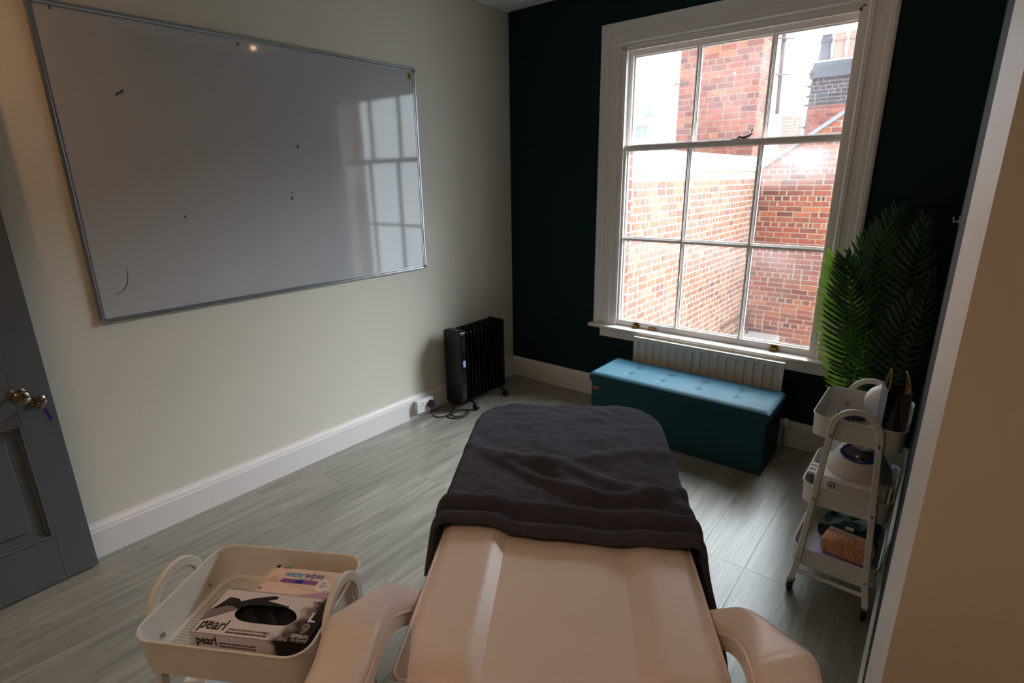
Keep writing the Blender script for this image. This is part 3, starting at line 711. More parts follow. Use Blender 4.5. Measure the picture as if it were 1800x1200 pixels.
def archpath(y):
    L = [(-.122, .058), (-.109, .155), (-.091, .425), (-.073, .665)]; cz = .705; r = .0725
    pts = [(x, y, z) for x, z in L]+[(-r*cos(a), y, cz+.083*sin(a)) for a in [pi*i/14 for i in range(15)]]+[(-x, y, z) for x, z in reversed(L)]
    return pts
def trolley(label, loc, rz, group='white metal utility trolleys', frame_y=.184):
    t = thing('utility_trolley', label, 'trolley', loc, rz, group)
    for sy in (-1, 1):
        pts = archpath(sy*frame_y); q = MB(); P = [V(p) for p in pts]; k = len(P); rings = []
        for i, p in enumerate(P):
            tt = (P[min(i+1, k-1)]-P[max(i-1, 0)]).normalized(); nx = V((tt.z, 0, -tt.x)); ny = V((0, 1, 0)); 
            rings.append([p+nx*(.0105*cx_)+ny*(.006*cy_) for cx_, cy_ in ((1, .5), (.8, 1), (-.8, 1), (-1, .5), (-1, -.5), (-.8, -1), (.8, -1), (1, -.5))])
        vs = [p for g in rings for p in g]; n = 8
        fs = [(i*n+j, i*n+(j+1) % n, (i+1)*n+(j+1) % n, (i+1)*n+j) for i in range(k-1) for j in range(n)]+[tuple(range(n-1, -1, -1)), tuple((k-1)*n+j for j in range(n))]
        q.add(vs, fs); fo = q.obj('arch_frame', trolw, t, smooth=50)
        q = MB(); q.tube([(-.112, sy*frame_y, .105), (.112, sy*frame_y, .105)], .0075, 10); q.obj('cross_rail', trolw, t, smooth=True)
        for x_, z_ in ((.0705, .685), (.0895, .425), (.109, .158)):
            for sx in (-1, 1):
                q = MB(); q.lathe([(.0058, 0), (.0058, .0025), (.003, .004)], 12, M.Translation((sx*x_, sy*(frame_y+.006), z_)) @ M.Rotation(-sy*pi/2, 4, 'X')); 
                q.lathe([(.006, 0), (.006, .003), (.0035, .003), (.0035, .007)], 8, M.Translation((sx*x_, sy*(frame_y-.013), z_)) @ M.Rotation(sy*pi/2, 4, 'X'))
                q.obj('bolt', chrome, fo, smooth=True)
        for sx in (-1, 1):
            c = MB(); X = sx*.1225; Y = sy*frame_y
            c.lathe([(.011, .050), (.011, .058), (.007, .062)], 14, M.Translation((X, Y, 0))); c.box((X-.013, Y-.004, .018), (X-.010, Y+.022, .052)); c.box((X+.010, Y-.004, .018), (X+.013, Y+.022, .052)); c.box((X-.013, Y-.006, .048), (X+.013, Y+.022, .052))
            co = c.obj('castor_fork', chrome, t)
            c = MB(); c.lathe([(.004, -.009), (.020, -.009), (.0215, -.006), (.0215, .006), (.020, .009), (.004, .009)], 18, M.Translation((X, Y+.010, .0215)) @ M.Rotation(pi/2, 4, 'Y')); c.obj('wheel', rubber, co, smooth=True)
    for z in (.742, .472, .205): tray(t, z)
    return t
RTX, RTY = 2.545, -1.122
trR = trolley('white three-tier metal trolley beside the palm, loaded with a facial machine', (RTX, RTY, 0), 0)
LTX, LTY, LTA = 1.700, -2.947, R(30.5-90)
trL = trolley('white metal trolley nearest the camera, holding a box of black gloves', (LTX, LTY, 0), LTA)

# ---- left trolley contents --------------------------------------------------
TA = R(30.5); TZ = .667
ink = mat('black_print', '141214', .5); inkg = mat('grey_print', '4a4546', .6); whi = mat('white_print', 'ece8e6', .5)
def onbox(o, z): return M.Translation((0, 0, z))
cardp = mat('glove_box_card', 'd9cfd2', .5, var=.03)
gb = thing('glove_box', 'white and black carton of examination gloves with oval opening', 'box', (1.768, -2.966, TZ), TA)
gw, gd, gh = .236, .114, .076
def glovecard():
    m = bpy.data.materials.new('glove_carton_smoke_print'); m.use_nodes = True; nt = m.node_tree; N = nt.nodes; Lk = nt.links; b = N['Principled BSDF']
    tc = N.new('ShaderNodeTexCoord'); sx = N.new('ShaderNodeSeparateXYZ'); Lk.new(tc.outputs['Object'], sx.inputs[0])
    no = N.new('ShaderNodeTexNoise'); no.inputs['Scale'].default_value = 28; no.inputs['Detail'].default_value = 7; Lk.new(tc.outputs['Object'], no.inputs[0])
    a = N.new('ShaderNodeMath'); a.operation = 'MULTIPLY_ADD'; a.inputs[1].default_value = .085; Lk.new(no.outputs[0], a.inputs[0]); Lk.new(sx.outputs['X'], a.inputs[2])
    c = N.new('ShaderNodeMath'); c.operation = 'MULTIPLY_ADD'; c.inputs[1].default_value = -.42; Lk.new(sx.outputs['Y'], c.inputs[0]); Lk.new(a.outputs[0], c.inputs[2])
    cr = N.new('ShaderNodeMapRange'); cr.interpolation_type = 'SMOOTHSTEP'; cr.inputs[1].default_value = .095; cr.inputs[2].default_value = .135; Lk.new(c.outputs[0], cr.inputs[0])
    mx = N.new('ShaderNodeMix'); mx.data_type = 'RGBA'; mx.inputs[6].default_value = (*lin('d9cfd2'), 1); mx.inputs[7].default_value = (*lin('1d1a1a'), 1)
    Lk.new(cr.outputs[0], mx.inputs[0]); Lk.new(mx.outputs[2], b.inputs['Base Color']); b.inputs['Roughness'].default_value = .4
    return m
smoke = glovecard()
oval = [(-.062, 0), (-.058, .012), (-.040, .021), (-.005, .023), (.034, .023), (.056, .014), (.067, 0), (.062, -.012), (.050, -.0195), (.008, -.0215), (-.034, -.020), (-.054, -.012)]
ovp = [(p.x, p.y) for p in catmull([(a, b, 0) for a, b in oval], 4, True)]
# shell: sides + top plate with a real opening
q = MB(); t_ = .0012
q.box((-gw/2, -gd/2, 0), (gw/2, gd/2, .001)); q.box((-gw/2, -gd/2, 0), (gw/2, -gd/2+t_, gh)); q.box((-gw/2, gd/2-t_, 0), (gw/2, gd/2, gh)); q.box((-gw/2, -gd/2, 0), (-gw/2+t_, gd/2, gh)); q.box((gw/2-t_, -gd/2, 0), (gw/2, gd/2, gh))
n = len(ovp); oc = V((.003, 0))
outr = []
for p in ovp:
    d = V(p)-oc; k = min(((gw/2-oc.x if d.x > 0 else gw/2+oc.x)/abs(d.x)) if abs(d.x) > 1e-6 else 1e9, (gd/2/abs(d.y)) if abs(d.y) > 1e-6 else 1e9); outr.append((oc.x+d.x*k, oc.y+d.y*k))
# include the true corners by snapping the nearest outer point to each
for cxn, cyn in ((-gw/2, -gd/2), (gw/2, -gd/2), (gw/2, gd/2), (-gw/2, gd/2)):
    i = min(range(n), key=lambda j: (outr[j][0]-cxn)**2+(outr[j][1]-cyn)**2); outr[i] = (cxn, cyn)
q.add([(p[0], p[1], gh) for p in ovp]+[(p[0], p[1], gh) for p in outr], [(i, n+i, n+(i+1) % n, (i+1) % n) if V(ovp[i]).cross(V(ovp[(i+1) % n])) > 0 else ((i+1) % n, n+(i+1) % n, n+i, i) for i in range(n)])
q.obj('carton', smoke, gb)
# gloves inside: crumpled dark sheets
dn = mat('black_nitrile', '131318', .7, spec=.25)
def crum(u, v):
    x_ = (u-.5)*(gw-.02); y_ = (v-.5)*(gd-.02); return (x_, y_, gh-.009+.004*sin(x_*150+2*sin(y_*60))+.004*noise.noise(V((x_*60, y_*60, 3))))
q = MB(); q.grid(crum, 60, 24); q.obj('gloves', dn, gb, smooth=80)
def flat(name, pts, z, m, parent, h=.0004):
    q = MB(); 
    ar = sum(pts[i-1][0]*pts[i][1]-pts[i][0]*pts[i-1][1] for i in range(len(pts)))
    if ar < 0: pts = pts[::-1]
    q.prism(pts, z, z+h); return q.obj(name, m, parent)
hand = [(-.1165, -.003), (-.109, .010), (-.0967, .0349), (-.0766, .0335), (-.0678, .0270), (-.0463, .0377), (-.0069, .0493), (.0032, .0468), (.0024, .0415), (-.0164, .0352), (.0358, .0263), (.0381, .0235), (.034, .0232), (-.005, .0232), (-.040, .0212), (-.058, .0122), (-.0635, .0056), (-.0749, .0128), (-.0929, .0118)]
flat('hand_print', hand, gh+.0002, ink, gb)
flat('sleeve_print', [(-.1175, -.0290), (-.1175, -.006), (-.0929, .0118), (-.0749, .0128), (-.0640, .0045), (-.0760, -.0028)], gh+.0001, mat('sleeve_grey', '7d7477', .6), gb)
def T3(x, y, z, a=0): return M.Translation((x, y, z)) @ M.Rotation(a, 4, 'Z')
lz = gh+.0004
text('pearl', 'lettering', .034, ink, gb, T3(-.110, -.0450, lz), width=.052, bold=.0004)
text('BLACK', 'lettering', .0065, ink, gb, T3(-.103, -.0315, lz), width=.017)
text('NITRILE, POWDER-FREE, NON-STERILE', 'lettering', .0055, inkg, gb, T3(-.050, -.0430, lz), width=.084)
text('SINGLE USE EXAMINATION GLOVES', 'lettering', .0055, ink, gb, T3(-.050, -.0502, lz), width=.083, bold=.0001)
text('L', 'lettering', .032, whi, gb, T3(.0905, -.0050, lz), bold=.0008)
text('9', 'lettering', .032, mat('grey_numeral', '8f8a8b', .5), gb, T3(.0880, -.0325, lz), bold=.0012)
text('GP0034', 'lettering', .0098, whi, gb, T3(.0780, -.0425, lz), width=.033, bold=.0002)
text('100 GLOVES', 'lettering', .0070, whi, gb, T3(.082, -.0512, lz), width=.031)
text('AQL 1.5', 'lettering', .0045, whi, gb, T3(.060, -.0480, lz), width=.015); text('LATEX FREE', 'lettering', .0045, whi, gb, T3(.058, -.0530, lz), width=.018)
text('UNIGLOVES', 'lettering', .0085, inkg, gb, T3(.080, .0400, lz), width=.033, bold=.0001)
box('print_line', (.078, -.0440, gh+.0002), (.116, -.0436, gh+.0005), whi, gb)
fr_ = M.Translation((0, -gd/2-.0004, 0)) @ M.Rotation(pi/2, 4, 'X')
text('pearl', 'lettering', .028, ink, gb, fr_ @ T3(-.108, .052, 0), width=.042, bold=.0004)
text('NITRILE, POWDER-FREE, NON-STERILE', 'lettering', .005, inkg, gb, fr_ @ T3(-.060, .056, 0), width=.075)
text('SINGLE USE EXAMINATION GLOVES', 'lettering', .005, ink, gb, fr_ @ T3(-.060, .049, 0), width=.074)

wp = thing('wipes_pack', 'cream and lilac pack of baby wipes with blue lettering behind the glove carton', 'wipes', (1.718, -2.866, TZ), TA)
ww, wd_, wh = .182, .094, .060
wipm = mat('wipes_film_cream', 'e9d3b4', .4, c2='e6c4c0', scale=12, var=.1)
q = MB()
def wtop(u, v):
    x_ = (u-.5)*ww; y_ = (v-.5)*wd_; e = min(1, min(u, 1-u)*ww/.02); f = min(1, min(v, 1-v)*wd_/.012)
    return (x_, y_, wh-.010*(1-(1-(1-e)**2)*(1-(1-f)**2)))
q.grid(wtop, 30, 20); q.prism(rrect(ww, wd_, .006, 3), 0, wh-.010); q.obj('pack', wipm, wp, smooth=40)
z_ = wh+.0003
blue = mat('wipes_blue', '1d3c8c', .4); lblue = mat('wipes_light_blue', '3c9bd2', .4); vio = mat('wipes_violet', '8a4f9a', .4); lil = mat('wipes_lilac', 'b893bf', .5)
def circ(x, y, rx, ry, n=24): return [(x+rx*cos(2*pi*i/n), y+ry*sin(2*pi*i/n)) for i in range(n)]
flat('print_circle', circ(.003, .016, .036, .026), z_-.0002, mat('wipes_pale', 'dfc9b4', .5), wp, .0002)
text('water', 'lettering', .024, lblue, wp, T3(-.042, .0135, z_), width=.045, bold=.0003, shear=.15)
text('wipes', 'lettering', .024, blue, wp, T3(.004, .0135, z_), width=.043, bold=.0003, shear=.15)
text('3 in 1', 'lettering', .009, blue, wp, T3(-.004, .0040, z_), width=.020)
flat('print_band', rrect(.085, .0115, .0055, 4), z_, vio, wp); wp.children[-1].location = (.002, -.011, 0)
flat('print_band', rrect(.020, .0105, .005, 4), z_+.0002, blue, wp); wp.children[-1].location = (.034, -.0108, 0)
text('BABY WIPES', 'lettering', .0055, whi, wp, T3(-.018, -.0128, z_+.0005), width=.032)
flat('print_badge', [(.042, -.016), (.046, .002), (.056, .013), (.064, .010), (.074, -.006), (.076, -.015), (.058, -.024)], z_+.0004, whi, wp)
text('2X', 'lettering', .009, blue, wp, T3(.052, -.0015, z_+.0009)); text('CLEANER', 'lettering', .0042, blue, wp, T3(.049, -.0075, z_+.0009)); text('SKIN', 'lettering', .0042, blue, wp, T3(.053, -.0125, z_+.0009))
flat('print_leaf', [(-.060, .038), (-.055, .043), (-.044, .0435), (-.036, .0405), (-.045, .037)], z_, mat('leaf_green', '6cae3a', .5), wp)
q = MB(); q.lathe([(.0055, 0), (.0055, .0004), (.0036, .0004), (.0036, 0)], 16, M.Translation((-.070, .040, z_))); q.obj('print_ring', mat('ring_pink', 'a86a78', .5), wp)
flat('print_droplet', circ(-.060, .005, .009, .007), z_, mat('droplet_pink', 'd9a9a6', .4), wp); flat('print_ripple', circ(-.063, -.002, .020, .005), z_-.0001, mat('ripple_peach', 'e0b09a', .5), wp)
flat('print_corner', [(.02, -.036), (.086, -.036), (.086, -.018), (.06, -.026)], z_-.0002, lil, wp)
text('60', 'lettering', .008, blue, wp, T3(-.078, -.030, z_)); 

lb = thing('booklet_box', 'pale blue and white box with a teal label on the trolley shelf below', 'box', (1.478, -2.975, .401), TA+R(8))
q = MB(); q.box((-.055, -.085, 0), (.055, .085, .045)); q.obj('carton', mat('pale_blue_card', 'b9c6dc', .45, c2='d4d9e6', scale=6), lb, bevel=.003)
flat('teal_label', [(-.01, -.02), (.045, -.02), (.045, .05), (-.01, .05)], .0452, mat('teal_print', '2f6f86', .5), lb)
flat('white_label', [(-.05, -.06), (-.02, -.06), (-.02, .06), (-.05, .06)], .0452, whi, lb)
bb = thing('brown_carton', 'brown cardboard box at the right of the shelf below the gloves', 'box', (1.655, -2.895, .401), TA)
q = MB(); q.box((-.07, -.07, 0), (.07, .07, .032)); q.obj('carton', mat('brown_card', '8a6038', .7, bump=.3), bb, bevel=.002)

# ---- right trolley contents --------------------------------------------------
RZ = .667
pad = thing('cleansing_pad', 'dark blue round silicone massage pad lying in the top tray', 'pad', (2.505, -1.055, RZ))
q = MB(); q.lathe([(.002, 0), (.030, .001), (.046, .008), (.049, .014), (.046, .021), (.030, .028), (.002, .031)], 30, sx=1.0, sy=.9); q.obj('body', mat('navy_silicone', '2b3446', .5, spec=.3), pad, smooth=True)
q = MB(); q.lathe([(.004, 0), (.004, .001)], 10, M.Translation((-.005, -.041, .006)) @ M.Rotation(pi/2, 4, 'X')); q.obj('button', blackm, pad)
gl = thing('lamp_globe', 'white round globe standing behind the dark paper bag', 'globe', (2.602, -1.035, RZ))
q = MB(); q.lathe([(.03, 0), (.032, .004)]+[(.070*sin(a), .073-.070*cos(a)+.004) for a in [pi*(i+4)/24 for i in range(20)]]+[(.001, .147)], 36, sy=1.0); q.obj('globe', mat('opal_white', 'e6e4ea', .35), gl, smooth=True)
q = MB(); q.lathe([(.036, 0), (.036, .008)], 24); q.obj('base_ring', plast, gl, smooth=True)
bag = thing('paper_bag', 'small dark paper gift bag with twisted kraft handles in the top tray', 'bag', (2.630, -1.195, RZ+.0005), R(12))
bwx, bdy, bhh = .068, .115, .198
gk = mat('bag_paper_dark', '26262b', .6, bump=.2, bscale=30); gside = mat('bag_paper_grey', '5d606b', .6, bump=.3, bscale=25); kraft = mat('kraft_inside', '8f5f33', .7)
q = MB()
# faces: two big side panels lean inward, gusset folded inward at the top, kraft inside
A0, B0, A1, B1 = (-bwx/2, -bdy/2), (bwx/2, -bdy/2), (bwx/2, bdy/2), (-bwx/2, bdy/2)
tx = .034
lowp = [(-bwx/2, -bdy/2, 0), (bwx/2, -bdy/2, 0), (bwx/2, bdy/2, 0), (-bwx/2, bdy/2, 0)]
topp = [(-tx, -bdy/2-.006, bhh), (tx, -bdy/2+.002, bhh), (tx, bdy/2, bhh), (-tx, bdy/2, bhh)]
fm, bm_ = (0, -bdy/2+.022, bhh-.012), (0, bdy/2-.020, bhh-.01); fl_ = (0, -bdy/2, .055); bl_ = (0, bdy/2, .055)
for mi, fs in ((1, [[lowp[0], lowp[3], topp[3], topp[0]], [lowp[1], lowp[2], topp[2], topp[1]]]), (0, [[lowp[0], lowp[1], fl_], [lowp[1], topp[1], fm, fl_], [lowp[0], fl_, fm, topp[0]], [lowp[2], lowp[3], bl_], [lowp[2], bl_, bm_, topp[2]], [lowp[3], topp[3], bm_, bl_], lowp])):
    q.mi = mi
    for f in fs: q.add(f, [tuple(range(len(f)))])
q.obj('paper', [gk, gside], bag, solid=.0008)
q = MB(); e = .0012
q.add([(-tx+e, -bdy/2, bhh-.001), (-tx+e, bdy/2-.004, bhh-.001), (-tx+e, bdy/2-.004, .08), (-tx+e, -bdy/2+.004, .08)], [(0, 1, 2, 3)]); q.add([(tx-e, -bdy/2+.003, bhh-.001), (tx-e, bdy/2-.004, bhh-.001), (tx-e, bdy/2-.004, .08), (tx-e, -bdy/2+.004, .08)], [(3, 2, 1, 0)])
q.obj('kraft_lining', kraft, bag)
for sx, ly, hgt in ((-1, -.012, .060), (1, -.004, .055)):
    pts = catmull([(sx*(tx-.003), -.030+ly, bhh-.045), (sx*(tx-.005), -.030+ly, bhh+.010), (sx*(tx-.010)-.004, -.018+ly, bhh+hgt*.85), (sx*(tx-.012)-.006, .006+ly, bhh+hgt), (sx*(tx-.010), .030+ly, bhh+hgt*.8), (sx*(tx-.005), .036+ly, bhh+.01), (sx*(tx-.003), .036+ly, bhh-.045)], 6)
    q = MB(); q.tube(pts, .0024, 7); q.obj('handle', mat('twisted_kraft', 'b58658', .8, bump=.6, bscale=300), bag, smooth=True)

mc = thing('facial_machine', 'white beauty machine with domed top and blue oval window in the middle tray', 'beauty machine', (2.548, -1.135, .3985))
q = MB(); q.prism(rrect(.225, .240, .030, 6), 0, .098); q.obj('base_body', plast, mc, bevel=.012, seg=3)
q = MB(); pr = [(.108, .080), (.106, .100), (.098, .125), (.082, .160), (.066, .190), (.058, .205), (.050, .212), (.001, .214)]; q.lathe(pr, 36, M.Translation((.012, .0, 0)), sy=.95); q.obj('dome', mat('ivory_plastic', 'ddd6d0', .35), mc, smooth=True)
T = M.Translation((.008, -.052, .188)) @ M.Rotation(R(46), 4, 'X')
q = MB(); q.lathe([(.056, -.012), (.058, .004), (.054, .009), (.050, .007)], 36, T, sy=.62); ring_ = q.obj('window_ring', mat('blue_plastic', '1f3f9a', .2, spec=.7), mc, smooth=True)
q = MB(); q.lathe([(.051, .002), (.040, .010), (.020, .014), (.001, .015)], 36, T, sy=.62); q.obj('blue_window', mat('smoked_blue_lens', '14142e', .08, spec=.9, coat=1, c2='3a1a28', scale=30, var=.1), mc, smooth=True)
T = M.Translation((-.052, -.1205, .072)) @ M.Rotation(pi/2, 4, 'X')
for rr, zz, mm, nm in ((.013, .002, blackm, 'dial_ring'), (.010, .003, whi, 'dial_white'), (.0065, .004, mat('dial_grey', '6d6a72', .5), 'dial_centre')):
    q = MB(); q.lathe([(rr, -.004), (rr, zz)], 24, T); q.obj(nm, mm, mc)
pc = thing('wand_holder', 'small white clips and grey wands at the left end of the middle tray', 'wands', (2.432, -1.180, .3985))
for k in range(3):
    q = MB(); yy = -.04+k*.035; q.tube([(.0, yy, .0), (.0, yy+.004, .05), (-.012, yy+.012, .075)], .006, 8); q.obj('wand', mat('grey_wand', '6f7278', .4), pc, smooth=True)
    q = MB(); q.box((-.022, yy+.002, .072), (.004, yy+.022, .084)); q.obj('clip', plast, pc, bevel=.003)
sh = thing('paper_sheet', 'white paper leaflet standing behind the beauty machine', 'paper', (2.548, -.975, .3985))
q = MB(); q.box((-.105, -.0008, 0), (.105, .0008, .150)); q.obj('sheet', mat('white_paper', 'dfe3ea', .7), sh)

LZ = .1305
lc = tag(box('plastic_sleeve', (-.120, -.150, 0), (.120, .140, .002), mat('white_sheet', 'd5d6da', .25, var=.05)), 'clear white plastic wallet lying flat in the bottom tray', 'wallet'); lc.location = (2.545, -1.120, LZ)
cd_ = thing('lilac_notebook', 'lilac notebook under the patterned pouch in the bottom tray', 'notebook', (2.560, -1.165, LZ+.0025), R(-4))
q = MB(); q.box((-.085, -.065, 0), (.105, .060, .010)); q.obj('cover', mat('lilac_card', 'a79ce0', .5), cd_, bevel=.0015)
q = MB(); q.box((-.083, -.0655, .0015), (.103, -.060, .0085)); q.obj('page_block', whi, cd_)
def pouchmat():
    m = bpy.data.materials.new('patterned_cotton'); m.use_nodes = True; nt = m.node_tree; N = nt.nodes; Lk = nt.links; b = N['Principled BSDF']
    tc = N.new('ShaderNodeTexCoord'); vo = N.new('ShaderNodeTexVoronoi'); vo.inputs['Scale'].default_value = 38; Lk.new(tc.outputs['Object'], vo.inputs[0])
    no = N.new('ShaderNodeTexNoise'); no.inputs['Scale'].default_value = 34; no.inputs['Distortion'].default_value = 2.2; Lk.new(tc.outputs['Object'], no.inputs[0])
    cr = N.new('ShaderNodeValToRGB'); cr.color_ramp.interpolation = 'CONSTANT'
    for i, (p, c) in enumerate([(0, 'c98a4e'), (.38, 'd59a72'), (.47, 'b0482f'), (.53, 'd8a07a'), (.58, '6f7a4a'), (.64, 'dc9a34')]):
        if i > 1: cr.color_ramp.elements.new(p)
        cr.color_ramp.elements[i].position = p; cr.color_ramp.elements[i].color = (*lin(c), 1)
    Lk.new(no.outputs[0], cr.inputs[0]); Lk.new(cr.outputs[0], b.inputs['Base Color']); b.inputs['Roughness'].default_value = .8
    return m
po = thing('patterned_pouch', 'orange patterned fabric pouch on the lilac notebook', 'pouch', (2.572, -1.145, LZ+.0130), R(-6))
def puff(w_, d_, h_, seed):
    def fn(u, v):
        th = 2*pi*u; ph = pi*(v-.5); ca, sa = cos(th), sin(th); e = .45
        sg = lambda x_, p: math.copysign(abs(x_)**p, x_)
        x_ = w_/2*sg(cos(ph), .30)*sg(ca, .32); y_ = d_/2*sg(cos(ph), .30)*sg(sa, .32); z_ = h_/2+h_/2*sg(sin(ph), .45)
        k = 1+(.05 if seed == 2 else .16)*noise.noise(V((x_*25, y_*25, z_*25+seed)))
        return (x_*k, y_*k, z_*(1+(.10 if seed == 2 else .45)*noise.noise(V((x_*22, y_*22, seed)))*(1 if sin(ph) > 0 else 0)))
    return fn
q = MB(); q.grid(puff(.168, .105, .068, 2), 60, 26); q.obj('body', pouchmat(), po, smooth=80)
q = MB()
for k in range(5): q.box((-.074, .012+k*.007, .0640+.001*(k % 2)), (.072, .016+k*.007, .0680))
q.obj('stripe', mat('pink_green_stripe', 'c98f80', .8, c2='7f9a86', scale=60), po)
gbag = thing('green_cloth_bag', 'dark green cloth bag crumpled at the back of the bottom tray', 'bag', (2.560, -1.022, LZ+.0035), R(4))
q = MB(); q.grid(puff(.200, .110, .085, 9), 60, 26); q.obj('body', mat('dark_green_cloth', '173c36', .75, bump=.5, bscale=20), gbag, smooth=80)
box('care_tag', (-.012, -.056, .072), (.016, -.052, .084), plast, gbag)
q = MB(); q.tube(catmull([(2.667, -1.262, .405), (2.669, -1.255, .44), (2.670, -1.235, .485), (2.670, -1.20, .50), (2.669, -1.16, .45), (2.668, -1.13, .405)], 6), .0035, 8); tag(q.obj('charging_cable', plast, smooth=True), 'white charging cable standing at the wall side of the middle tray', 'cable')

# ================================================================== PALM
pl = thing('artificial_palm', 'tall artificial palm with feathered fronds in the corner by the window', 'plant', (2.500, -.330, 0))
PB = V((2.500, -.330, 0))
q = MB(); q.lathe([(.085, 0), (.105, .02), (.120, .21), (.126, .22), (.118, .225), (.110, .205), (.001, .200)], 28); q.obj('pot', mat('dark_plastic_pot', '1b1c1c', .6), pl, smooth=True)
q = MB(); q.lathe([(.108, .200), (.05, .212), (.001, .214)], 20); q.obj('soil', mat('dark_soil', '241c15', .95, bump=1, bscale=90), pl)
def frond(pts, start, leafl, m, n=26, fan=1.0, lean=V((0, 0, 0)), sides=(1, 1), seed=0, width=1):
    rnd = random.Random(seed)
    P = catmull([V(p)-PB for p in pts], 10); b = MB(); k = len(P)
    b.tube(P, [.0045-.0035*i/(k-1) for i in range(k)], 6)
    cum = [0]
    for i in range(1, k): cum.append(cum[-1]+(P[i]-P[i-1]).length)
    tot = cum[-1]
    def ptat(d):
        for i in range(1, k):
            if cum[i] >= d: t = (d-cum[i-1])/(cum[i]-cum[i-1]+1e-9); return P[i-1].lerp(P[i], t), (P[i]-P[i-1]).normalized()
        return P[-1], (P[-1]-P[-2]).normalized()
    for i in range(n):
        f = i/(n-1); d = tot*(start+(1-start)*f); p, t = ptat(min(d, tot*.999))
        view = (CAM-PB-p).normalized(); side = t.cross(view).normalized(); face = side.cross(t).normalized()
        L = leafl*(.62+.75*math.sin(pi*min(1, f*.80+.12)))*.80*(1-.35*f**3)
        for sgn, on in ((1, sides[0]), (-1, sides[1])):
            if not on: continue
            ang = R(78-50*f**1.5+rnd.uniform(-3, 3)); lift = rnd.uniform(.05, .22)
            dr = (t*cos(ang)+side*sgn*sin(ang)+face*lift).normalized()
            up_ = (t*sin(ang)-side*sgn*cos(ang)).normalized(); LL = L*on; wd = .0062*width
            hw = (up_*.92+face*rnd.uniform(.15, .5)).normalized(); pts3 = []
            for s_, w_ in ((0, .30), (.18, .85), (.45, 1), (.75, .85), (.92, .5), (1, .08)):
                c = p+dr*LL*s_+t*LL*.22*s_*s_-face*LL*.10*s_*s_; fold = face*wd*.35*w_
                pts3 += [c-hw*wd*w_+fold, c-fold*.3, c+hw*wd*w_+fold]
            b.add(pts3, [q_ for j in range(5) for q_ in ((3*j, 3*j+1, 3*j+4, 3*j+3), (3*j+1, 3*j+2, 3*j+5, 3*j+4))])
    o = b.obj('frond', m, pl, smooth=60); return o
B = (2.500, -.330, .21)
frond([B, (2.43, -.30, .42), (2.385, -.27, .66), (2.330, -.25, .92), (2.258, -.24, 1.150)], .30, .150, leafL, 30, sides=(.75, 1), seed=1, width=1.55)
frond([B, (2.47, -.29, .50), (2.44, -.24, .80), (2.415, -.22, 1.05), (2.425, -.21, 1.27)], .50, .175, leafD, 20, seed=2, width=1.7)
frond([B, (2.48, -.27, .50), (2.46, -.20, .85), (2.44, -.16, 1.15), (2.46, -.15, 1.375)], .62, .13, leafD, 16, seed=3, width=1.5)
frond([B, (2.43, -.30, .45), (2.39, -.28, .75), (2.35, -.27, 1.0), (2.30, -.26, 1.15)], .40, .14, leafD, 24, seed=4, width=1.5)
frond([B, (2.53, -.30, .50), (2.570, -.27, .85), (2.565, -.24, 1.12), (2.575, -.22, 1.35)], .50, .105, leafD, 20, seed=5, width=1.5)
frond([B, (2.50, -.33, .42), (2.49, -.32, .56), (2.46, -.32, .70), (2.38, -.32, .80)], .25, .13, leafL2, 17, seed=6, width=1.5)
frond([B, (2.54, -.34, .45), (2.56, -.33, .68), (2.57, -.32, .88), (2.59, -.30, 1.00)], .35, .12, leafD, 18, seed=7, width=1.5)
frond([B, (2.55, -.36, .42), (2.60, -.38, .65), (2.635, -.36, .9), (2.64, -.33, 1.12)], .35, .07, leafD, 20, sides=(1, .6), seed=8)
frond([B, (2.50, -.24, .45), (2.50, -.18, .75), (2.52, -.14, 1.0), (2.56, -.12, 1.2)], .45, .12, leafD, 18, seed=9, width=1.5)
# white hook on the right wall
hk = tag(MB() and (lambda b: (b.tube([(0, 0, 0), (-.018, 0, -.004), (-.020, 0, .014)], .0018, 6), b.box((-.004, -.006, -.012), (0, .006, .018)), b.obj('wall_hook', plast))[2])(MB()), 'small white picture hook on the dark right wall', 'hook')
hk.location = (2.699, -.75, 1.385)

# ================================================================== CEILING LAMPS
def downlight(label, x, y, power, colr=(1, .60, .30)):
    t = thing('ceiling_downlight', label, 'ceiling light', (x, y, H), 0, 'recessed ceiling downlights')
    q = MB(); q.lathe([(.030, -.001), (.045, -.001), (.045, -.004), (.030, -.004)], 24); q.obj('trim_ring', whitep, t)
    q = MB(); q.lathe([(.016, -.0045), (.016, -.0075)], 20); q.obj('bulb', mat('warm_bulb', 'ffd9a0', emit=60), t)
    ld = bpy.data.lights.new('downlight', 'SPOT'); ld.energy = power; ld.color = colr; ld.spot_size = R(150); ld.spot_blend = .8; ld.shadow_soft_size = .03
    lo = bpy.data.objects.new('downlight', ld); col.objects.link(lo); lo.parent = t; lo.location = (0, 0, -.02)
downlight('warm recessed downlight reflected in the whiteboard', 2.28, -.69, 2)
downlight('warm recessed downlight over the open grey door', .45, -3.30, 13, (1, .50, .20))
downlight('warm recessed downlight over the middle of the room behind the camera', 2.2, -4.2, 26, (1, .70, .46))
downlight('warm recessed downlight above the beige wall', 3.4, -3.6, 9)

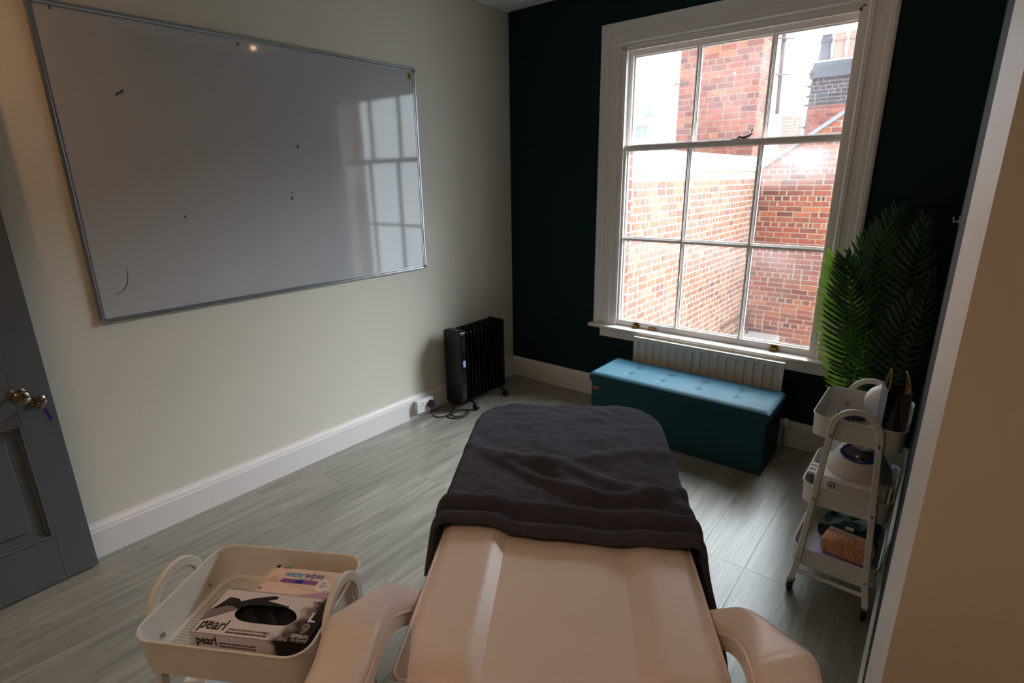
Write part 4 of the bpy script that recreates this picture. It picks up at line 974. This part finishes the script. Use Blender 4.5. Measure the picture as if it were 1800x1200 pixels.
# ================================================================== OUTSIDE
def brick_face(root, origin, ux, un, width, h0, h1, pitch=(.225, .075), m=bk_red, m2=None, zsplit=None, clip=None, joint=.011, jv=None, proud=.006, limit=300, order=None, hdr=4, seed=0, jw=.15):
    """bricks laid on a wall face: ux along the wall, un out of it; the nearest ones single objects"""
    rnd = random.Random(seed); px, pz = pitch; items = []
    z = h0; row = 0
    while z+pz <= h1+1e-6:
        if row % hdr == hdr-1: L = px/2; off = px/4
        else: L = px; off = (row % 2)*px/2
        a = -off
        while a < width:
            l = L if rnd.random() > .10 else L*.5
            a0, a1 = max(a, 0), min(a+l, width)
            if a1-a0 > .04 and (clip is None or clip((a0+a1)/2, z+pz)): items.append((a0, a1, z))
            a += l
        z += pz; row += 1
    if order: items.sort(key=lambda it: order((it[0]+it[1])/2, it[2]))
    ang = math.atan2(ux.y, ux.x); meshes = {}
    def bmesh_(l, mm):
        key = (round(l/.02), mm.name)
        if key not in meshes:
            q = MB(); jx = jv or joint; L = l-jx; Hh = pz-joint; j = lambda: rnd.uniform(-.0025, .0025)
            vs = [(jx/2+j(), 0, joint/2+j()), (jx/2+L+j(), 0, joint/2+j()), (jx/2+L+j(), 0, joint/2+Hh+j()), (jx/2+j(), 0, joint/2+Hh+j())]
            sgn = 1 if V((-ux.y, ux.x, 0)).dot(un) > 0 else -1
            fr2 = [(v[0]+(.003 if v[0] < l/2 else -.003), sgn*proud, v[2]+(.003 if v[2] < pz/2 else -.003)) for v in vs]
            bk = [(v[0], -sgn*.02, v[2]) for v in vs]; mid = [(v[0], sgn*(proud-.003), v[2]) for v in vs]
            q.add(bk+mid+fr2, [(0, 1, 5, 4), (1, 2, 6, 5), (2, 3, 7, 6), (3, 0, 4, 7), (4, 5, 9, 8), (5, 6, 10, 9), (6, 7, 11, 10), (7, 4, 8, 11), (8, 9, 10, 11)])
            me = bpy.data.meshes.new('brick'); me.from_pydata(q.v, [], q.f); me.materials.append(mm); meshes[key] = (me, q)
        return meshes[key]
    rest = MB(); mats_ = [m, m2 or m]
    for n_, (a0, a1, z) in enumerate(items):
        mm = m if (zsplit is None or z < zsplit) else m2
        me, qq = bmesh_(a1-a0, mm); p = V(origin)+ux*a0+un*rnd.uniform(-.002, .002); p.z = V(origin).z+z
        if n_ < limit:
            o = link('brick', me, root, p, (0, 0, ang), ((a1-a0)/(round((a1-a0)/.02)*.02) if round((a1-a0)/.02) else 1, 1, 1))
        else:
            rest.mi = mats_.index(mm); rest.add(qq.v, qq.f, M.Translation(p) @ M.Rotation(ang, 4, 'Z'))
    if rest.v:
        o = rest.obj('bricks', mats_, root); o['kind'] = 'stuff'
X = V((1, 0, 0)); Y = V((0, 1, 0))
# courtyard wall A (runs away from the window), seen face normal +x
wa = thing('courtyard_wall', 'long red brick yard wall with white coping running away from the window', 'wall', (0, 0, 0))
box('wall_core', (-.05, .6, -3.4), (.25, 5.5, 1.62), mortar, wa)
cp_ = box('coping', (-.09, .6, 1.622), (.285, 5.49, 1.82), coping, wa, bevel=.01)
brick_face(wa, (.25, 1.1, 0), Y, X, 4.36, -3.0, 1.59, pitch=(.215, .078), m=bk_or, jv=.032, order=lambda a, z: (abs(a-.9)*1.1+abs(z-.6)) if a > .15 else 99, seed=3, limit=300, joint=.018)
# gable wall B
sandm = mat('sand_mortar', 'a59787', .95, var=.2, scale=10)
wbk = thing('gable_wall', 'red brick gable of the neighbouring house facing the window at right', 'wall', (0, 0, 0))
def gz(x_): return 1.62+.70*(x_-.25)
q = MB(); T = M.Translation((0, 5.8, 0)) @ M.Rotation(pi/2, 4, 'X')
q.prism([(.0, -3.4), (5.5, -3.4), (5.5, gz(1.9)+.2), (3.2, gz(1.9)+1.0), (.0, gz(0))], 0, .30, T); q.obj('wall_core', sandm, wbk)
brick_face(wbk, (.25, 5.5, 0), X, -Y, 1.9, -2.1, 2.95, m=bk_red, clip=lambda a, z: z < gz(.25+a)+.035, order=lambda a, z: abs(a-.6)+abs(z-.6)*.5, seed=5, limit=300, hdr=5, joint=.014, jv=.018)
q = MB(); q.prism([(.22, gz(.22)-.02), (3.3, gz(3.3)-.02), (3.3, gz(3.3)+.04), (.22, gz(.22)+.04)], -.10, .35, T); q.obj('verge_capping', slate, wbk)
# roof slope behind wall A
rf = tag(MB().obj and (lambda b: (b.add([(-.1, .6, 1.80), (-.1, 6.2, 1.80), (-2.6, 6.2, 1.95), (-2.6, .6, 1.95), (-.1, .6, 1.70), (-.1, 6.2, 1.70), (-2.6, 6.2, 1.70), (-2.6, .6, 1.70)], [(0, 1, 2, 3), (7, 6, 5, 4), (0, 4, 5, 1), (1, 5, 6, 2), (2, 6, 7, 3), (3, 7, 4, 0)]), b.obj('outbuilding_roof', slate))[1])(MB()), 'low grey roof behind the white coping of the yard wall', 'roof')
# chimney stacks
def stack(label, x0, x1, y, dep, z0, z1, m, m2=None, zs=None, pitch=(.225, .075), rz=0, lim=300, seed=1, cap=False, visible=None):
    t = thing('chimney_stack', label, 'chimney', ((x0+x1)/2, y, 0), rz); w_ = x1-x0
    box('stack_core', (-w_/2, 0, -3.4), (w_/2, dep, z1), mortard, t)
    brick_face(t, (-w_/2, 0, 0), X, -Y, w_, z0, z1, pitch, m, m2, zs, order=lambda a, z: abs(z-(visible or z0)), seed=seed, limit=lim, hdr=6, joint=.012*pitch[1]/.075)
    brick_face(t, (w_/2, 0, 0), Y, X, dep, z0, z1, pitch, m, m2, zs, order=lambda a, z: abs(z-(visible or z0)), seed=seed+1, limit=120, hdr=6)
    return t
c1 = stack('broad red brick chimney stack filling the top middle pane', -1.385, -.055, 6.25, .42, 1.70, 4.4, bk_red, pitch=(.27, .093), rz=R(-4), seed=11, visible=2.6)
q = MB(); q.box((-.60, -.03, 3.05), (-.50, -.008, 3.10)); q.box((-.72, -.05, 3.06), (-.60, -.03, 3.08)); q.tube([(-.72, -.04, 3.07), (-.76, -.04, 3.3), (-.70, -.04, 3.45), (-.66, -.04, 3.4)], .008, 6); q.obj('iron_bracket', rust, c1)
q = MB(); q.box((.07, -.016, 3.62), (.27, -.006, 3.80)); q.obj('vent_grille', terr, c1)
c2 = stack('soot-blackened brick chimney stack with clay pots in the top right pane', -.12, .98, 10.0, .8, 1.5, 3.62, bk_red, bk_dk, 2.86, seed=21, visible=3.0)
q = MB(); q.box((-.59, -.05, 3.45), (.59, .85, 3.62)); q.box((-.56, -.02, 3.62), (.56, .82, 3.74)); q.obj('corbel_cap', mat('soot_cap', '595c64', .9, var=.3), c2)
q = MB(); q.box((-.55, .0, 3.74), (.55, .8, 3.77)); q.obj('flaunching', coping, c2)
for px_, s_, mm in ((-.42, 1, mat('blackened_clay', '4d4a55', .8)), (-.17, .96, terr), (.09, .96, terr), (.35, 1, terr)):
    q = MB(); q.lathe([(.125, 3.76), (.105, 3.95), (.095, 4.12*1.0), (.115, 4.13), (.115, 4.19), (.095, 4.21), (.100, 4.27*1.0), (.07, 4.27)], 14, M.Translation((px_, .25, 0))); q.obj('chimney_pot', mm, c2, smooth=True)
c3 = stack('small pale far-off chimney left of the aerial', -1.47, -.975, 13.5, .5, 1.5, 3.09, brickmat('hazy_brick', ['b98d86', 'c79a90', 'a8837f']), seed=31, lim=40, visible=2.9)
# aerials
mp = thing('aerial_mast', 'thick brown mast pole clamped beside the broad chimney stack', 'pole', (.06, 6.9, 0))
q = MB(); q.tube([(.02, 0, 2.53), (-.013, 0, 3.67), (-.03, 0, 4.3)], .034, 10); q.obj('pole', rust, mp, smooth=True)
for zz in (3.10, 3.62):
    q = MB(); q.tube([(-.19, -.40, zz), (.14, .02, zz+.01)], .012, 6); q.box((-.03, -.05, zz-.02), (.04, .03, zz+.03)); q.obj('clamp', rust, mp)
ta = thing('television_aerial', 'thin aerial with short cross bars left of the blackened stack', 'aerial', (.185, 8.6, 0))
q = MB(); q.tube([(-.04, 0, -3.4), (-.018, 0, 2.26), (.0, 0, 3.38)], .012, 6); q.obj('mast', rust, ta)
for zz in (3.33, 3.12, 2.95, 2.80, 2.42):
    q = MB(); q.tube([(-.12, 0, zz), (.04, 0, zz+.012)], .009, 6); q.box((-.06, -.02, zz-.02), (.0, .02, zz+.02)); q.obj('cross_bar', rust, ta)
# white building far off at left
wh_ = thing('white_building', 'far white building with a tiled roof and dark windows in the top left pane', 'building', (-9.2, 20, 0))
q = MB(); q.box((-3, 0, -3.4), (1.25, 3, 3.85)); q.obj('wall', render_w, wh_)
q = MB(); q.add([(-3.2, -.3, 3.85), (1.25, -.3, 3.85), (1.25, 3.3, 3.85), (-3.2, 3.3, 3.85), (-2.6, 1.5, 4.45), (.35, 1.5, 4.45)], [(0, 1, 5, 4), (1, 2, 5), (2, 3, 4, 5), (3, 0, 4), (3, 2, 1, 0)]); q.obj('roof', mat('pale_tiles', 'cdb3ab', .9), wh_)
for xx in (-.75, .0, .52):
    w_ = MB(); w_.box((xx-.30, -.02, 3.25), (xx+.20, .0, 3.75)); wo = w_.obj('window', mat('far_window', '7c8494', .3), wh_)
    w_ = MB(); w_.box((xx-.07, -.04, 3.25), (xx-.03, -.02, 3.75)); w_.box((xx-.30, -.04, 3.42), (xx+.20, -.02, 3.45)); w_.obj('mullion', render_w, wo)
q = MB(); q.box((-3, -1.2, 2.6), (2.2, -.6, 3.0)); q.obj('parapet', render_w, wh_)
q = MB(); q.add([(.15, .6, 4.1), (.75, .6, 4.1), (.5, .6, 4.75), (.30, .6, 4.75), (.15, .9, 4.1), (.75, .9, 4.1), (.5, .9, 4.75), (.30, .9, 4.75)], [(0, 1, 2, 3), (7, 6, 5, 4), (0, 3, 7, 4), (1, 5, 6, 2), (3, 2, 6, 7)]); q.obj('dormer_gable', mat('hazy_slate', '80869a', .8), wh_)
# flat roof at the bottom of the yard + handrail
fr3 = tag(box('flat_roof', (.26, 4.10, -.95), (.86, 5.49, -.80), lead, bevel=.02), 'pale felted flat roof at the bottom of the yard', 'roof')
hr = thing('pipe_handrail', 'thin dark iron pipe rail above the felted flat roof', 'rail', (0, 0, 0))
q = MB(); q.tube([(.42, 5.30, -.80), (.42, 5.30, -.42)], .016, 8); q.obj('post', rust, hr, smooth=True)
q = MB(); q.tube([(.42, 5.30, -.43), (.28, 4.45, -.56)], .012, 8); q.obj('rail', rust, hr, smooth=True)
gr = struct(box('courtyard_ground', (-12, .3, -3.6), (12, 26, -3.4), mat('yard_concrete', '8f8b86', .9, var=.2)))
